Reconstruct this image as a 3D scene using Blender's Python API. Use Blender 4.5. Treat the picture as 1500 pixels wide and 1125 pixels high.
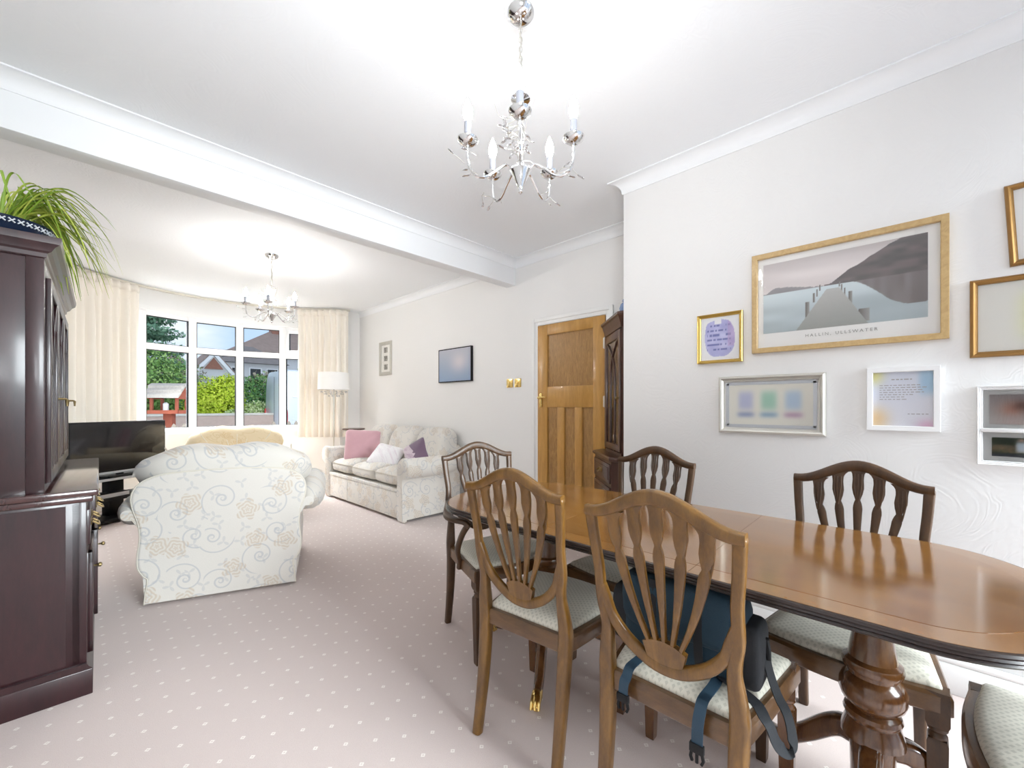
import bpy, bmesh, math, random
from math import sin, cos, pi, sqrt, radians, exp
from mathutils import Vector, Matrix
random.seed(7)
S = bpy.context.scene
COL = S.collection
for o in list(bpy.data.objects): bpy.data.objects.remove(o)

# ------------------------------------------------------------------ camera
cam = bpy.data.cameras.new('camera'); camo = bpy.data.objects.new('camera', cam); COL.objects.link(camo)
cam.sensor_width = 36; cam.lens = 36*605/1500; cam.shift_y = 32.5/1500; cam.clip_start = .02; cam.clip_end = 300
camo.location = (0, 0, 1.2); camo.rotation_euler = (pi/2, 0, -.808)
S.camera = camo
# ------------------------------------------------------------------ world: pale blue sky with soft cloud
W = bpy.data.worlds.new('sky'); S.world = W; W.use_nodes = True
nt = W.node_tree; nt.nodes.clear()
def wn(t, **k):
    n = nt.nodes.new(t)
    for a, b in k.items(): setattr(n, a, b)
    return n
tc = wn('ShaderNodeTexCoord'); no = wn('ShaderNodeTexNoise'); no.inputs['Scale'].default_value = 3.2; no.inputs['Detail'].default_value = 5
mp = wn('ShaderNodeMapping'); mp.inputs['Scale'].default_value = (1, 1, 2.6)
rp = wn('ShaderNodeValToRGB'); rp.color_ramp.elements[0].position = .42; rp.color_ramp.elements[0].color = (.50, .66, .93, 1)
rp.color_ramp.elements[1].position = .66; rp.color_ramp.elements[1].color = (.93, .95, 1, 1)
bg = wn('ShaderNodeBackground'); ow = wn('ShaderNodeOutputWorld'); bg.inputs[1].default_value = .60
nt.links.new(tc.outputs['Generated'], mp.inputs[0]); nt.links.new(mp.outputs[0], no.inputs[0]); nt.links.new(no.outputs[0], rp.inputs[0])
nt.links.new(rp.outputs[0], bg.inputs[0]); nt.links.new(bg.outputs[0], ow.inputs[0])
# ------------------------------------------------------------------ assumed and added daylight lamps, and an added fill
def area(name, loc, tgt, sx, sy, power, col=(1, 1, 1)):
    l = bpy.data.lights.new(name, 'AREA'); l.shape = 'RECTANGLE'; l.size = sx; l.size_y = sy; l.energy = power; l.color = col
    o = bpy.data.objects.new(name, l); COL.objects.link(o); o.location = loc
    o.rotation_euler = (Vector(tgt)-Vector(loc)).to_track_quat('-Z', 'Y').to_euler(); return o
area('assumed_garden_daylight', (2.0, -7.0, 4.9), (1.2, 0.6, .4), 3.2, 8.0, 1850, (.90, .955, 1))  # assumed daylight from behind the viewer; lamp added and tuned to brighten the room
area('added_bay_daylight', (1.4, 9.0, 4.7), (1.3, 4.0, 1.0), 5.0, 2.4, 1800, (.96, .98, 1))  # lamp added out of view above the bay to boost its daylight indoors
fl = area('added_ceiling_fill', (-.2, -.45, 1.6), (1.0, 1.5, 2.7), .5, .5, 8.5, (.92, .965, 1)); fl.data.spread = radians(95)  # fill lamp added to lift the dim ceiling, not a source in the room
S.cycles.diffuse_bounces = 8; S.cycles.max_bounces = 14
S.view_settings.view_transform = 'Standard'; S.view_settings.look = 'None'; S.view_settings.gamma = 1
S.view_settings.use_curve_mapping = False; S.view_settings.exposure = 1.03


# ================================================================== helpers
def obj(name, bm, m, parent=None, smooth=True, angle=40, recalc=True):
    if recalc: bmesh.ops.recalc_face_normals(bm, faces=bm.faces[:])
    me = bpy.data.meshes.new(name); bm.to_mesh(me); bm.free()
    if smooth:
        for p in me.polygons: p.use_smooth = True
        me.set_sharp_from_angle(angle=radians(angle))
    for mm in (m if isinstance(m, (list, tuple)) else [m]): me.materials.append(mm)
    o = bpy.data.objects.new(name, me); COL.objects.link(o)
    if parent: o.parent = parent
    return o
def shared(name, src, parent, M):
    o = bpy.data.objects.new(name, src.data); COL.objects.link(o); o.parent = parent; o.matrix_local = M; return o
def thing(name, label, cat, loc=(0, 0, 0), rz=0, group=None):
    o = bpy.data.objects.new(name, None); COL.objects.link(o); o.location = loc; o.rotation_euler = (0, 0, rz)
    o['label'] = label; o['category'] = cat
    if group: o['group'] = group
    return o
def tag(o, label, cat, group=None):
    o['label'] = label; o['category'] = cat
    if group: o['group'] = group
    return o
def struct(name, bm, m, label=None, **k):
    o = obj(name, bm, m, **k); o['kind'] = 'structure'
    if label: o['label'] = label
    return o
def dup(root, loc, rz, label, group=None):
    r = root.copy(); COL.objects.link(r); r.location = loc; r.rotation_euler = (0, 0, rz); r['label'] = label
    if group: r['group'] = group
    for ch in list(root.children):
        c = ch.copy(); COL.objects.link(c); c.parent = r
        for g in ch.children:
            d = g.copy(); COL.objects.link(d); d.parent = c
    return r
def B(): return bmesh.new()
def box(bm, x0, x1, y0, y1, z0, z1, bev=0, M=None, mi=0):
    vs = [bm.verts.new((x, y, z)) for x in (x0, x1) for y in (y0, y1) for z in (z0, z1)]
    fs = [bm.faces.new([vs[i] for i in f]) for f in ((0, 1, 3, 2), (4, 6, 7, 5), (0, 4, 5, 1), (2, 3, 7, 6), (0, 2, 6, 4), (1, 5, 7, 3))]
    for f in fs: f.material_index = mi
    if bev:
        es = list({e for f in fs for e in f.edges})
        r = bmesh.ops.bevel(bm, geom=es, offset=bev, segments=2, affect='EDGES', profile=.5)
        vs = list({v for v in vs if v.is_valid} | {v for f in r['faces'] for v in f.verts})
    if M is not None:
        bmesh.ops.transform(bm, matrix=M, verts=vs)
    return vs
def boxm(*a, bev=0): bm = B(); box(bm, *a, bev=bev); return bm
def loft(bm, rings, cap=True, closed=True, mi=0):
    R = [[bm.verts.new(p) for p in r] for r in rings]; n = len(R[0])
    for a, b in zip(R, R[1:]):
        for i in range(n if closed else n-1):
            j = (i+1) % n
            try: bm.faces.new((a[i], a[j], b[j], b[i])).material_index = mi
            except ValueError: pass
    if cap and closed:
        bm.faces.new(R[0][::-1]).material_index = mi; bm.faces.new(R[-1]).material_index = mi
    return R
def sweep(bm, pts, a, b, N=(0, 1, 0), n=10, e=.55, cap=True):
    """sweep a rounded-rectangle section: half-size a across, b along N; a and b numbers or per-point lists"""
    P = [Vector(p) for p in pts]; L = len(P)
    A = a if isinstance(a, (list, tuple)) else [a]*L; Bb = b if isinstance(b, (list, tuple)) else [b]*L
    rings = []
    for i in range(L):
        T = (P[min(i+1, L-1)]-P[max(i-1, 0)]).normalized(); NN = Vector(N[i] if isinstance(N, list) else N)
        Sd = T.cross(NN)
        if Sd.length < 1e-4: Sd = T.cross(Vector((1, .1, 0)))
        Sd.normalize(); N2 = Sd.cross(T).normalized(); r = []
        for k in range(n):
            t = 2*pi*(k+.5)/n; c, s = cos(t), sin(t)
            r.append(P[i]+Sd*(math.copysign(abs(c)**e, c)*A[i])+N2*(math.copysign(abs(s)**e, s)*Bb[i]))
        rings.append(r)
    return loft(bm, rings, cap)
def tube(bm, pts, r, n=8, cap=True): return sweep(bm, pts, r, r, N=(.13, .21, .97), n=n, e=1, cap=cap)
def lathe(bm, prof, c=(0, 0, 0), n=24, M=None):
    rings = [[Vector((c[0]+r*cos(2*pi*k/n), c[1]+r*sin(2*pi*k/n), c[2]+z)) for k in range(n)] for r, z in prof]
    if M is not None: rings = [[M @ p for p in r] for r in rings]
    loft(bm, rings)
def prism(bm, poly, z0, z1, ax='z', M=None, mi=0):
    f = {'z': lambda p, h: (p[0], p[1], h), 'y': lambda p, h: (p[0], h, p[1]), 'x': lambda p, h: (h, p[0], p[1])}[ax]
    r = [[Vector(f(p, h)) for p in poly] for h in (z0, z1)]
    if M is not None: r = [[M @ p for p in q] for q in r]
    return loft(bm, r, mi=mi)
def smoothpts(pts, k=6, closed=False):
    P = [Vector(p) for p in pts]; n = len(P); out = []
    rng = range(n) if closed else range(n-1)
    for i in rng:
        p1, p2 = P[i], P[(i+1) % n]
        p0 = P[(i-1) % n] if closed or i > 0 else p1*2-p2
        p3 = P[(i+2) % n] if closed or i < n-2 else p2*2-p1
        for j in range(k):
            t = j/k
            out.append(.5*((2*p1)+(p2-p0)*t+(2*p0-5*p1+4*p2-p3)*t*t+(3*p1-p0-3*p2+p3)*t**3))
    if not closed: out.append(P[-1].copy())
    return out
def pillow(bm, c, h, e1=.45, e2=.35, nu=28, nv=14, M=None, fn=None):
    """superellipsoid cushion, half-sizes h; e2 rounds in plan (xy), e1 rounds up the z axis"""
    sp = lambda v, e: math.copysign(abs(v)**e, v)
    rings = []
    for j in range(nv+1):
        ph = -pi/2+pi*(j/nv)*.9998+.0001; r = []
        for i in range(nu):
            t = 2*pi*(i+.5)/nu
            p = Vector((h[0]*sp(cos(ph), e1)*sp(cos(t), e2), h[1]*sp(cos(ph), e1)*sp(sin(t), e2), h[2]*sp(sin(ph), e1)))
            if fn: p = fn(p)
            p += Vector(c); r.append(M @ p if M is not None else p)
        rings.append(r)
    loft(bm, rings)
def interp(x, xs, ys):
    if x <= xs[0]: return ys[0]
    for i in range(1, len(xs)):
        if x <= xs[i]:
            t = (x-xs[i-1])/(xs[i]-xs[i-1]); return ys[i-1]+(ys[i]-ys[i-1])*t
    return ys[-1]
def text_mesh(name, s, size, m, parent, M, space=1.0, align='CENTER'):
    c = bpy.data.curves.new('t', 'FONT'); c.body = s; c.size = size; c.align_x = align; c.space_character = space; c.resolution_u = 2
    t = bpy.data.objects.new('t', c); COL.objects.link(t)
    me = bpy.data.meshes.new_from_object(t.evaluated_get(bpy.context.evaluated_depsgraph_get()))
    bpy.data.objects.remove(t); me.materials.clear(); me.materials.append(m)
    o = bpy.data.objects.new(name, me); COL.objects.link(o); o.parent = parent; o.matrix_local = M; return o

# ------------------------------------------------------------------ materials
class NT:
    def __init__(s, name):
        s.m = bpy.data.materials.new(name); s.m.use_nodes = True; s.t = s.m.node_tree; s.b = s.t.nodes['Principled BSDF']
    def n(s, t, **k):
        x = s.t.nodes.new('ShaderNode'+t)
        for a, b in k.items():
            if a in ('operation', 'data_type', 'blend_type', 'feature', 'voronoi_dimensions', 'noise_dimensions', 'wave_type', 'bands_direction', 'distance', 'layer_name', 'use_clamp'): setattr(x, a, b)
            else: x.inputs[a.replace('_', ' ')].default_value = b
        return x
    def l(s, a, b): s.t.links.new(a, b)
    def math(s, op, a, b=None, c=None, clamp=False):
        x = s.t.nodes.new('ShaderNodeMath'); x.operation = op; x.use_clamp = clamp
        for i, v in enumerate((a, b, c)):
            if v is None: continue
            if hasattr(v, 'is_linked') or hasattr(v, 'links'): s.l(v, x.inputs[i])
            else: x.inputs[i].default_value = v
        return x.outputs[0]
    def mix(s, f, a, b):
        x = s.t.nodes.new('ShaderNodeMix'); x.data_type = 'RGBA'
        for i, v in ((0, f), (6, a), (7, b)):
            if hasattr(v, 'links'): s.l(v, x.inputs[i])
            else: x.inputs[i].default_value = v if i == 0 else (*v, 1)
        return x.outputs[2]
    def coord(s, scale=(1, 1, 1), rot=(0, 0, 0), kind='Object'):
        c = s.t.nodes.new('ShaderNodeTexCoord'); m = s.n('Mapping'); m.inputs['Scale'].default_value = scale; m.inputs['Rotation'].default_value = rot
        s.l(c.outputs[kind], m.inputs[0]); return m.outputs[0]
    def bump(s, h, strength=.3, dist=.005):
        x = s.n('Bump', Strength=strength, Distance=dist); s.l(h, x.inputs['Height']); s.l(x.outputs[0], s.b.inputs['Normal'])
    def set(s, color=None, rough=.5, metal=0, coat=0, spec=.5, sheen=0):
        if color is not None:
            if hasattr(color, 'links'): s.l(color, s.b.inputs['Base Color'])
            else: s.b.inputs['Base Color'].default_value = (*color, 1)
        s.b.inputs['Roughness'].default_value = rough; s.b.inputs['Metallic'].default_value = metal
        s.b.inputs['Coat Weight'].default_value = coat; s.b.inputs['Coat Roughness'].default_value = .12
        s.b.inputs['Specular IOR Level'].default_value = spec; s.b.inputs['Sheen Weight'].default_value = sheen
        return s.m
def plain(name, c, rough=.5, metal=0, noise=.06, coat=0, sheen=0, nscale=9, bump=0, bscale=150, spec=.5):
    q = NT(name); v = q.coord(); nn = q.n('TexNoise', Scale=nscale, Detail=4.); q.l(v, nn.inputs[0])
    d = tuple(max(0, x*(1-noise)) for x in c); u = tuple(min(1, x*(1+noise)) for x in c)
    if bump:
        b2 = q.n('TexNoise', Scale=bscale, Detail=3.); q.l(v, b2.inputs[0]); q.bump(b2.outputs[0], bump, .002)
    return q.set(q.mix(nn.outputs[0], d, u), rough, metal, coat, spec, sheen)
def wood(name, dark, light, scale=(1, 1, 1), rough=.32, coat=.35, grain=26, rings=5):
    q = NT(name); v = q.coord(scale)
    n1 = q.n('TexNoise', Scale=rings, Detail=5., Distortion=1.2); q.l(v, n1.inputs[0])
    n2 = q.n('TexNoise', Scale=grain*3, Detail=6., Roughness=.7); q.l(v, n2.inputs[0])
    f = q.math('ADD', q.math('MULTIPLY', n1.outputs[0], .65), q.math('MULTIPLY', n2.outputs[0], .35))
    r = q.n('ValToRGB'); r.color_ramp.elements[0].position = .33; r.color_ramp.elements[0].color = (*dark, 1)
    r.color_ramp.elements[1].position = .68; r.color_ramp.elements[1].color = (*light, 1); q.l(f, r.inputs[0])
    q.bump(n2.outputs[0], .06, .002)
    return q.set(r.outputs[0], rough, 0, coat)
def wallpaper(name, c, sc=1.0, st=.5):
    q = NT(name); v = q.coord()
    n = q.n('TexNoise', Scale=2.2*sc, Detail=2., Distortion=2.5); q.l(v, n.inputs[0])
    s = q.math('SINE', q.math('MULTIPLY', n.outputs[0], 95.0))
    n2 = q.n('TexNoise', Scale=60., Detail=3.); q.l(v, n2.inputs[0])
    q.bump(q.math('ADD', s, q.math('MULTIPLY', n2.outputs[0], .8)), st, .0016)
    n3 = q.n('TexNoise', Scale=1.1, Detail=2.); q.l(v, n3.inputs[0])
    return q.set(q.mix(n3.outputs[0], c, tuple(x*.975 for x in c)), .75)
def glass(name, tint=(1, 1, 1), refl=.08, rough=.0):
    m = bpy.data.materials.new(name); m.use_nodes = True; t = m.node_tree; t.nodes.clear()
    a = t.nodes.new('ShaderNodeBsdfTransparent'); a.inputs[0].default_value = (*tint, 1)
    g = t.nodes.new('ShaderNodeBsdfGlossy'); g.inputs['Roughness'].default_value = rough; g.inputs[0].default_value = (1, 1, 1, 1)
    f = t.nodes.new('ShaderNodeFresnel'); f.inputs[0].default_value = 1.45
    x = t.nodes.new('ShaderNodeMixShader'); o = t.nodes.new('ShaderNodeOutputMaterial')
    mm = t.nodes.new('ShaderNodeMath'); mm.operation = 'MULTIPLY'; mm.inputs[1].default_value = refl/.04*.5
    t.links.new(f.outputs[0], mm.inputs[0]); t.links.new(mm.outputs[0], x.inputs[0])
    t.links.new(a.outputs[0], x.inputs[1]); t.links.new(g.outputs[0], x.inputs[2]); t.links.new(x.outputs[0], o.inputs[0]); return m
def emit(name, c, s):
    q = NT(name); q.b.inputs['Emission Color'].default_value = (*c, 1); q.b.inputs['Emission Strength'].default_value = s
    return q.set((.9, .88, .82), .3)
def carpet():
    q = NT('mauve_carpet'); c = q.t.nodes.new('ShaderNodeTexCoord'); sx = q.n('SeparateXYZ'); q.l(c.outputs['Object'], sx.inputs[0])
    cx, cy = .163, .119
    def dots(ox, oy):
        a = q.math('ABSOLUTE', q.math('SUBTRACT', q.math('FRACT', q.math('ADD', q.math('DIVIDE', q.math('SUBTRACT', sx.outputs[0], .734), cx), ox)), .5))
        b = q.math('ABSOLUTE', q.math('SUBTRACT', q.math('FRACT', q.math('ADD', q.math('DIVIDE', q.math('SUBTRACT', sx.outputs[1], 1.262), cy), oy)), .5))
        d = q.math('ADD', q.math('MULTIPLY', a, cx), q.math('MULTIPLY', b, cy))
        outer = q.math('LESS_THAN', d, .0095); inner = q.math('LESS_THAN', d, .0042)
        return q.math('SUBTRACT', outer, q.math('MULTIPLY', inner, .75))
    dd = q.math('MAXIMUM', dots(.5, .5), dots(0, 0))
    n1 = q.n('TexNoise', Scale=420., Detail=2.); q.l(c.outputs['Object'], n1.inputs[0])
    n2 = q.n('TexNoise', Scale=2.5, Detail=3.); q.l(c.outputs['Object'], n2.inputs[0])
    base = q.mix(n1.outputs[0], (.47, .38, .355), (.70, .615, .59))
    base = q.mix(q.math('MULTIPLY', n2.outputs[0], .5), base, (.59, .49, .46))
    q.bump(q.math('ADD', n1.outputs[0], q.math('MULTIPLY', dd, .8)), .5, .004)
    return q.set(q.mix(dd, base, (.80, .75, .70)), .95, 0, 0, .15, .25)
def damask(name, base, flower, scroll, scale=1.0):
    q = NT(name); c = q.t.nodes.new('ShaderNodeTexCoord'); sx = q.n('SeparateXYZ'); q.l(c.outputs['Object'], sx.inputs[0])
    u = q.math('ADD', sx.outputs[0], sx.outputs[1]); v = q.math('SUBTRACT', sx.outputs[2], q.math('MULTIPLY', sx.outputs[1], .25))
    cb = q.n('CombineXYZ'); q.l(u, cb.inputs[0]); q.l(v, cb.inputs[1])
    wob = q.n('TexNoise', Scale=9.); q.l(cb.outputs[0], wob.inputs[0])
    def cell(sc, off, rnd):
        m = q.n('Mapping'); m.inputs['Scale'].default_value = (sc, sc, sc); m.inputs['Location'].default_value = (*off, 0); q.l(cb.outputs[0], m.inputs[0])
        vo = q.n('TexVoronoi', voronoi_dimensions='2D', Scale=1., Randomness=rnd); q.l(m.outputs[0], vo.inputs[0])
        df = q.n('VectorMath', operation='SUBTRACT'); q.l(m.outputs[0], df.inputs[0]); q.l(vo.outputs['Position'], df.inputs[1])
        s2 = q.n('SeparateXYZ'); q.l(df.outputs[0], s2.inputs[0])
        th = q.math('ARCTAN2', s2.outputs[1], s2.outputs[0]); cs = q.n('SeparateColor'); q.l(vo.outputs['Color'], cs.inputs[0])
        return vo.outputs['Distance'], q.math('ADD', th, q.math('MULTIPLY', cs.outputs[0], 6.28)), cs
    # scroll tendrils: log spirals in each cell
    r, th, cs = cell(4.6*scale, (.3, .1), .75)
    sp = q.math('FRACT', q.math('SUBTRACT', q.math('DIVIDE', th, 6.2832), q.math('MULTIPLY', q.math('LOGARITHM', q.math('ADD', r, .03), 2.718), .95)))
    w = q.math('MULTIPLY', q.math('ABSOLUTE', q.math('SUBTRACT', sp, .5)), r)
    line = q.math('MULTIPLY', q.math('LESS_THAN', w, .017), q.math('MULTIPLY', q.math('LESS_THAN', r, .56), q.math('GREATER_THAN', r, .035)))
    # flowers
    r2, th2, cs2 = cell(4.1*scale, (.8, .55), .8)
    pet = q.math('ADD', .17, q.math('MULTIPLY', q.math('ABSOLUTE', q.math('SINE', q.math('MULTIPLY', th2, 2.5))), .11))
    pet = q.math('ADD', pet, q.math('MULTIPLY', q.math('SUBTRACT', wob.outputs[0], .5), .25))
    fl = q.math('LESS_THAN', r2, pet)
    ring = q.math('ADD', .45, q.math('MULTIPLY', q.math('SINE', q.math('ADD', q.math('MULTIPLY', r2, 75.), q.math('MULTIPLY', q.math('SINE', q.math('MULTIPLY', th2, 5.)), 1.4))), .4))
    fl = q.math('MULTIPLY', fl, ring)
    # small leaves
    r3, th3, cs3 = cell(8.3*scale, (.15, .9), .9)
    lf = q.math('LESS_THAN', r3, q.math('MULTIPLY', q.math('POWER', q.math('ABSOLUTE', q.math('SINE', q.math('MULTIPLY', th3, 1.5))), 3.), .30))
    wv = q.n('TexNoise', Scale=220., Detail=2.); q.l(c.outputs['Object'], wv.inputs[0])
    colr = q.mix(wv.outputs[0], tuple(x*.95 for x in base), base)
    colr = q.mix(q.math('MULTIPLY', lf, .4), colr, scroll)
    colr = q.mix(q.math('MULTIPLY', line, .62), colr, scroll)
    colr = q.mix(q.math('MULTIPLY', fl, .8), colr, flower)
    q.bump(q.math('ADD', wv.outputs[0], q.math('MULTIPLY', q.math('ADD', line, fl), .6)), .25, .0015)
    return q.set(colr, .8, 0, 0, .25, .3)
def seatfab(name, base, dot):
    q = NT(name); c = q.t.nodes.new('ShaderNodeTexCoord'); sx = q.n('SeparateXYZ'); q.l(c.outputs['Object'], sx.inputs[0])
    def tri(o, p): return q.math('ABSOLUTE', q.math('SUBTRACT', q.math('FRACT', q.math('DIVIDE', o, p)), .5))
    a = q.math('ADD', sx.outputs[0], sx.outputs[1]); b = q.math('SUBTRACT', sx.outputs[0], sx.outputs[1])
    d = q.math('MAXIMUM', tri(a, .019), tri(b, .019)); f = q.math('LESS_THAN', d, .27)
    wv = q.n('TexNoise', Scale=300.); q.l(c.outputs['Object'], wv.inputs[0])
    q.bump(q.math('ADD', f, wv.outputs[0]), .25, .001)
    return q.set(q.mix(q.math('MULTIPLY', f, .8), base, dot), .8, 0, 0, .25, .2)
def printmat(name):
    q = NT(name); a = q.n('Attribute'); a.attribute_name = 'Col'
    return q.set(a.outputs['Color'], .55)
M = {}
M['wall'] = wallpaper('white_embossed_wallpaper', (.84, .835, .825), 1.3, .085)
M['ceil'] = wallpaper('white_textured_ceiling', (.88, .90, .92), 1.0, .07)
M['white'] = plain('white_gloss_paint', (.84, .84, .83), .35, noise=.02)
M['coving'] = plain('white_matt_coving', (.86, .875, .89), .6, noise=.01)
M['upvc'] = plain('white_window_plastic', (.88, .88, .89), .3, noise=.02)
M['carpet'] = carpet()
M['oak'] = wood('honey_oak_stile', (.40, .20, .04), (.58, .31, .075), (3, 3, .5), .38, .25, 14)
M['oakpanel'] = wood('figured_oak_panel', (.24, .115, .028), (.46, .25, .07), (6, 6, 1.2), .3, .4, 22, 9)
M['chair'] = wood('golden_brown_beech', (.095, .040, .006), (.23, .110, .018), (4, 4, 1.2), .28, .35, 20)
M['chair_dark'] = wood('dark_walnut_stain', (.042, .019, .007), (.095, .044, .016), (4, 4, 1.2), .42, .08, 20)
M['rail'] = wood('dark_chair_rail', (.09, .042, .016), (.17, .085, .03), (2, 6, 6), .3, .4, 20)
M['top'] = wood('polished_table_top', (.12, .046, .008), (.24, .105, .020), (5, .8, 1), .13, .75, 18, 3)
M['band'] = wood('crossband_veneer', (.17, .07, .012), (.26, .115, .024), (4, 4, 1), .15, .9, 40, 9)
M['edge'] = wood('black_reeded_edge', (.012, .006, .005), (.028, .013, .009), (2, 2, 2), .3, .25)
M['turned'] = wood('turned_mahogany', (.075, .028, .010), (.18, .075, .022), (4, 4, 1), .2, .8, 18)
M['mahog'] = wood('dark_red_mahogany', (.014, .004, .006), (.038, .010, .012), (2.5, 2.5, .5), .36, .3, 16)
M['mahogtop'] = wood('polished_mahogany_top', (.035, .012, .012), (.07, .024, .022), (2.5, 2.5, .5), .22, .8, 16)
M['mahog2'] = wood('brown_mahogany', (.045, .018, .012), (.095, .04, .026), (3, 3, .8), .32, .3, 16)
M['brass'] = plain('polished_brass', (.80, .58, .22), .22, 1.0, .05)
M['abrass'] = plain('aged_brass', (.30, .22, .10), .35, .9, .2)
M['chrome'] = plain('polished_chrome', (.80, .80, .80), .08, 1.0, .02)
M['nickel'] = plain('brushed_nickel', (.62, .60, .56), .28, 1.0, .04)
M['glass'] = glass('clear_window_glass', (.97, .985, .98), 0)
M['cabglass'] = glass('cabinet_glass', (.75, .76, .78), .12)
M['picglass'] = glass('picture_glass', (1, 1, 1), .03)
M['crystal'] = glass('clear_crystal', (.90, .91, .93), .6)
M['candle'] = plain('pale_candle_tube', (.30, .31, .35), .5, noise=.02)
M['bulb'] = emit('lit_candle_bulb', (1, .97, .93), 36.0); M['bulb_bay'] = emit('lit_candle_bulb_bay', (1, .98, .95), 115.0)
M['seat'] = seatfab('cream_diamond_seat_fabric', (.76, .73, .63), (.58, .56, .47))
M['sofa'] = damask('cream_scroll_damask', (.69, .66, .61), (.55, .45, .34), (.45, .46, .48), 1.0)
M['sofashade'] = damask('cream_damask_shade_tint', (.66, .54, .36), (.55, .38, .20), (.55, .42, .25), 1.0)  # same cream cloth as the sofa, golden cast of its shadows put into the colour
M['piping'] = plain('cream_piping', (.66, .62, .54), .8, noise=.03)
M['curtain'] = plain('cream_curtain_cloth', (.86, .81, .73), .85, noise=.03, bump=.15, bscale=320, sheen=.2)
M['pink'] = plain('dusty_pink_velvet', (.58, .34, .38), .75, noise=.08, sheen=.5, bump=.15)
M['purple'] = plain('dusky_purple_velvet', (.15, .09, .15), .75, noise=.1, sheen=.4)
M['patch'] = damask('lilac_print_cotton', (.62, .52, .58), (.30, .17, .28), (.45, .35, .45), 2.5)
M['palefab'] = damask('white_sprig_cotton', (.78, .76, .77), (.62, .52, .58), (.66, .62, .66), 2.5)
M['black'] = plain('satin_black_plastic', (.012, .012, .013), .5, noise=.05, spec=.2)
M['screen'] = plain('black_screen_glass', (.010, .010, .012), .07, noise=.02)
M['silver'] = plain('silver_plastic', (.55, .57, .60), .35, .4, .03)
M['shade'] = plain('white_lamp_shade_linen', (.86, .85, .83), .8, noise=.02)
M['navy'] = plain('navy_canvas', (.008, .036, .062), .75, noise=.2, bump=.5, bscale=420, sheen=.05)
M['blackcan'] = plain('black_canvas', (.012, .014, .018), .75, noise=.15, bump=.4, bscale=380)
M['webb'] = plain('blue_webbing', (.014, .048, .085), .6, noise=.1, bump=.5, bscale=500, sheen=.05)
M['leaf'] = plain('spider_plant_green', (.24, .38, .04), .45, noise=.3, nscale=20)
M['leaf2'] = plain('spider_plant_yellow_green', (.50, .58, .10), .45, noise=.2, nscale=20)
M['potblue'] = plain('navy_glaze', (.012, .022, .05), .15, noise=.1, coat=.5)
M['potwhite'] = plain('white_glaze', (.65, .68, .72), .25, noise=.05)
M['delft'] = plain('pale_blue_pottery', (.22, .32, .55), .25, noise=.2)
M['mount'] = plain('white_mount_card', (.84, .83, .81), .8, noise=.01)
M['goldfr'] = wood('pale_gold_wood', (.46, .30, .12), (.60, .42, .19), (8, 8, 8), .35, .2)
M['gilt'] = plain('bright_gilt', (.62, .44, .13), .3, .75, .12)
M['bronze'] = plain('dark_bronze_gilt', (.30, .16, .045), .35, .6, .2)
M['silverfr'] = plain('champagne_silver', (.60, .58, .53), .32, .6, .08)
M['whitefr'] = plain('white_frame_paint', (.84, .84, .84), .35, noise=.01)
M['print'] = printmat('printed_paper')
M['ink'] = plain('grey_ink', (.30, .29, .27), .8)
M['ink2'] = plain('pale_ink', (.42, .40, .41), .8)
# outdoors
M['render'] = plain('pinkish_rendered_wall', (.55, .42, .36), .9, noise=.12, bump=.3)
M['coping'] = plain('stone_coping', (.62, .58, .52), .9, noise=.1)
M['grass'] = plain('rough_lawn', (.16, .20, .08), .95, noise=.4, nscale=4)
M['tarmac'] = plain('grey_tarmac', (.22, .22, .22), .9, noise=.15)
M['van'] = plain('white_van_paint', (.68, .72, .78), .25, noise=.01, coat=.5)
M['tyre'] = plain('black_rubber', (.015, .015, .015), .8)
M['darkglass'] = plain('dark_car_glass', (.02, .025, .03), .05)
M['redlens'] = plain('red_lens', (.55, .02, .02), .15, coat=.5)
M['redwood'] = plain('red_stained_timber', (.34, .085, .045), .6, noise=.15)
M['slate'] = plain('weathered_shingle', (.42, .38, .34), .85, noise=.25, nscale=25)
M['fence'] = plain('grey_brown_picket', (.20, .17, .14), .85, noise=.2)
M['roofA'] = plain('brown_roof_tile', (.34, .25, .21), .85, noise=.2, nscale=3)
M['roofB'] = plain('grey_brown_roof_tile', (.24, .21, .20), .85, noise=.2, nscale=3)
M['brick'] = plain('red_brick', (.36, .17, .12), .9, noise=.2, nscale=12)
M['pebble'] = plain('white_house_render', (.72, .72, .72), .9, noise=.06)
for nm, c in (('fol_conifer', (0.128, 0.255, 0.162)), ('fol_conifer2', (0.208, 0.352, 0.224)), ('fol_mid', (0.16, 0.304, 0.072)), ('fol_mid2', (0.27, 0.405, 0.121)),
              ('fol_lime', (.42, .55, .02)), ('fol_lime2', (.60, .68, .06)), ('fol_dark', (0.056, 0.16, 0.048)), ('fol_dark2', (0.12, 0.27, 0.075)),
              ('fol_var', (.35, .48, .16)), ('fol_var2', (.60, .66, .36)), ('fol_bare', (.30, .25, .17)), ('fol_bare2', (.42, .36, .26))):
    M[nm] = plain(nm, c, .7, noise=.2, nscale=3)
M['bark'] = plain('brown_bark', (.12, .08, .05), .9, noise=.3)

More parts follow.
